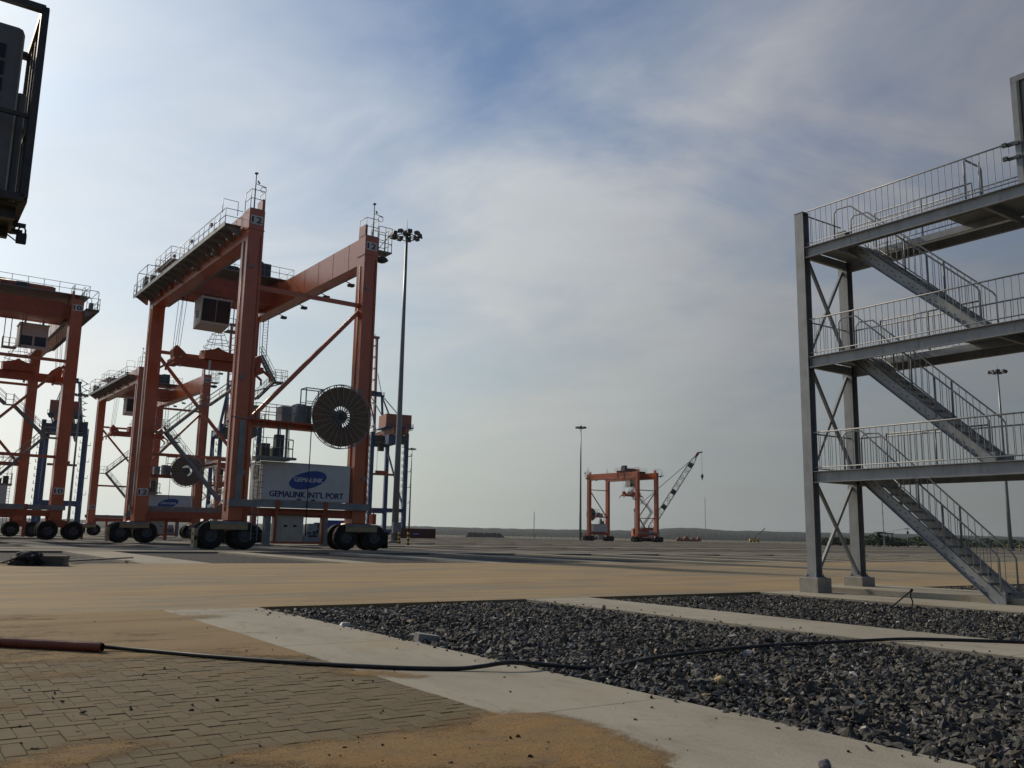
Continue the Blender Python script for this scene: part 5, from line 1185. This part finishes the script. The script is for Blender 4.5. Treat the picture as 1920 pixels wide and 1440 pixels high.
def thinmast(px, py, Y, h_, lab, w=.35):
    p = AT(px, py, Y); r = empty('antenna_mast', (p.x, p.y, 0)); tag(r, lab, 'antenna mast')
    mb = MB(); s = w/2
    for (x, y) in ((-s,-s),(s,-s),(0,s)): mb.bar((x,y,0), (x*.4,y*.4,h_), .09*w/.35, .09*w/.35)
    for i in range(int(h_/3)): z = i*3; k_ = 1-.6*z/h_; mb.bar((-s*k_,-s*k_,z), (s*k_,-s*k_,z+3), .06, .06); mb.bar((s*k_,-s*k_,z), (0,s*k_,z+3), .06, .06)
    mb.build('lattice', galv_d, r); MB().cyl((0,0,h_), (0,0,h_*1.06), .06, n=5).build('tip', galv_d, r); MB().cyl((0,0,0), (0,0,.5), w, n=8).build('base', concrete, r)
thinmast(1001, 1008, 900, 25, 'thin antenna mast left of the distant floodlight mast', .8); thinmast(1323, 1012, 1100, 52, 'very faint tall lattice mast right of the lattice boom crane', .7); thinmast(1658, 1024, 280, 15.5, 'slim pale pole between the stair tower column and the lowest stair', .3)
# long low stack and small sheds
p = AT(908, 1008, 560); r = empty('stone_stockpile', (p.x, p.y, 0)); tag(r, 'long low brown stockpile in front of the hills left of the antenna mast', 'stockpile')
mb = MB(); n = 40
for i in range(n+1):
    t = i/n; X = -13+26*t; hh = 3.1*min(1, t/.10, (1-t)/.14)*(1+.12*mnoise.noise(Vector((X*.6,0,0))))
    mb.v += [(X,-3.5,0), (X,-1.6,hh*.93), (X,1.6,hh), (X,3.5,0)]
for i in range(n):
    for k_ in range(3): mb.quadface((i*4+k_, (i+1)*4+k_, (i+1)*4+k_+1, i*4+k_+1), 0, True)
mb.build('heap', mat('brown_rubble', (0.12,0.095,0.07), 0.95, col2=(0.17,0.14,0.10), scale=.8, bump=.3, bscale=1.2), r)
MB().box(-15, 15, -4.2, 4.2, -.05, .12).build('apron', concrete, r)
p = AT(1656, 1022, 300); r = empty('open_canopy', (p.x, p.y, 0)); tag(r, 'small dark open canopy on posts on the right horizon', 'canopy')
MB().box(-3, 3, -2, 2, 4.3, 4.6).box(-2.2, .5, -1.5, 1.5, 4.61, 4.95).build('roof', dkgrey, r)
for x in (-2.4, 2.4):
    for y in (-1.6, 1.6): MB().bar((x,y,0), (x,y,4.3), .25, .25).build('post', dkgrey, r)
p = AT(1703, 1023, 300); r = empty('utility_pole', (p.x, p.y, 0)); tag(r, 'utility pole with crossarm on the right horizon', 'utility pole')
MB().cyl((0,0,0), (0,0,6.8), .16, .1, n=8).build('pole', galv_d, r); MB().box(-.9, .9, -.08, .08, 6.0, 6.2).build('crossarm', dkgrey, r); MB().box(-.3, .3, -.3, .1, 4.4, 5.3).build('transformer', dkgrey, r)
q0 = AT(1590, 1003, 320)-p; q0.z = 5.0
for dx in (-.8, .8): MB().tube(smooth([Vector((dx,0,6.2)), Vector((dx,0,6.2))*.5+q0*.5+Vector((0,0,-1.0)), q0+Vector((0,dx,0))]), .025, 4).build('wire', dkgrey, r)
p = AT(1290, 1013, 520); r = empty('machinery_yard', (p.x, p.y, 0)); tag(r, 'low rusty machinery standing right of the lattice boom crane', 'machinery')
for (x, w, h_) in ((-5,4,2.2),(-1,3.4,3.0),(3,4,2.0),(6.2,2.4,2.8)): MB().box(x-w/2, x+w/2, -1.2, 1.2, 0, h_*.6).hexa([(x-w*.4,-1,h_*.6),(x+w*.35,-1,h_*.6),(x+w*.35,1,h_*.6),(x-w*.4,1,h_*.6),(x-w*.2,-.8,h_),(x+w*.2,-.8,h_),(x+w*.2,.8,h_),(x-w*.2,.8,h_)]).build('machine', stsred, r, .1)
p = AT(1415, 1015, 700); r = empty('mobile_crane', (p.x, p.y, 0)); tag(r, 'tiny mobile crane with thin raised boom on the horizon left of the stair tower', 'mobile crane')
MB().box(-4, 4, -1.3, 1.3, .9, 2.6).build('body', yellow, r); MB().bar((-1,0,2.5), (8.5,0,11.0), .5, .5).build('boom', dkgrey, r)
for x in (-2.8, 0, 2.8): MB().cyl((x,-1.3,.6), (x,1.3,.6), .6, n=12).build('wheel_pair', black, r)
# ------------------------------------------------------------------ the air over the yard
hz = MB().box(-5600, 5600, -60, 3600, -1.6, 116).build('haze', None); hz.data.materials.clear()
hm_ = bpy.data.materials.new('pale_haze'); hm_.use_nodes = True; nt = hm_.node_tree; nt.nodes.clear()
pv = nt.nodes.new('ShaderNodeVolumePrincipled'); pv.inputs['Color'].default_value = (0.80, 0.87, 0.95, 1); pv.inputs['Density'].default_value = 0.000042; pv.inputs['Anisotropy'].default_value = 0.3
mo = nt.nodes.new('ShaderNodeOutputMaterial'); nt.links.new(pv.outputs[0], mo.inputs['Volume']); hz.data.materials.append(hm_)
tag(hz, 'thin pale haze over the yard towards the hills', 'haze', kind='stuff')
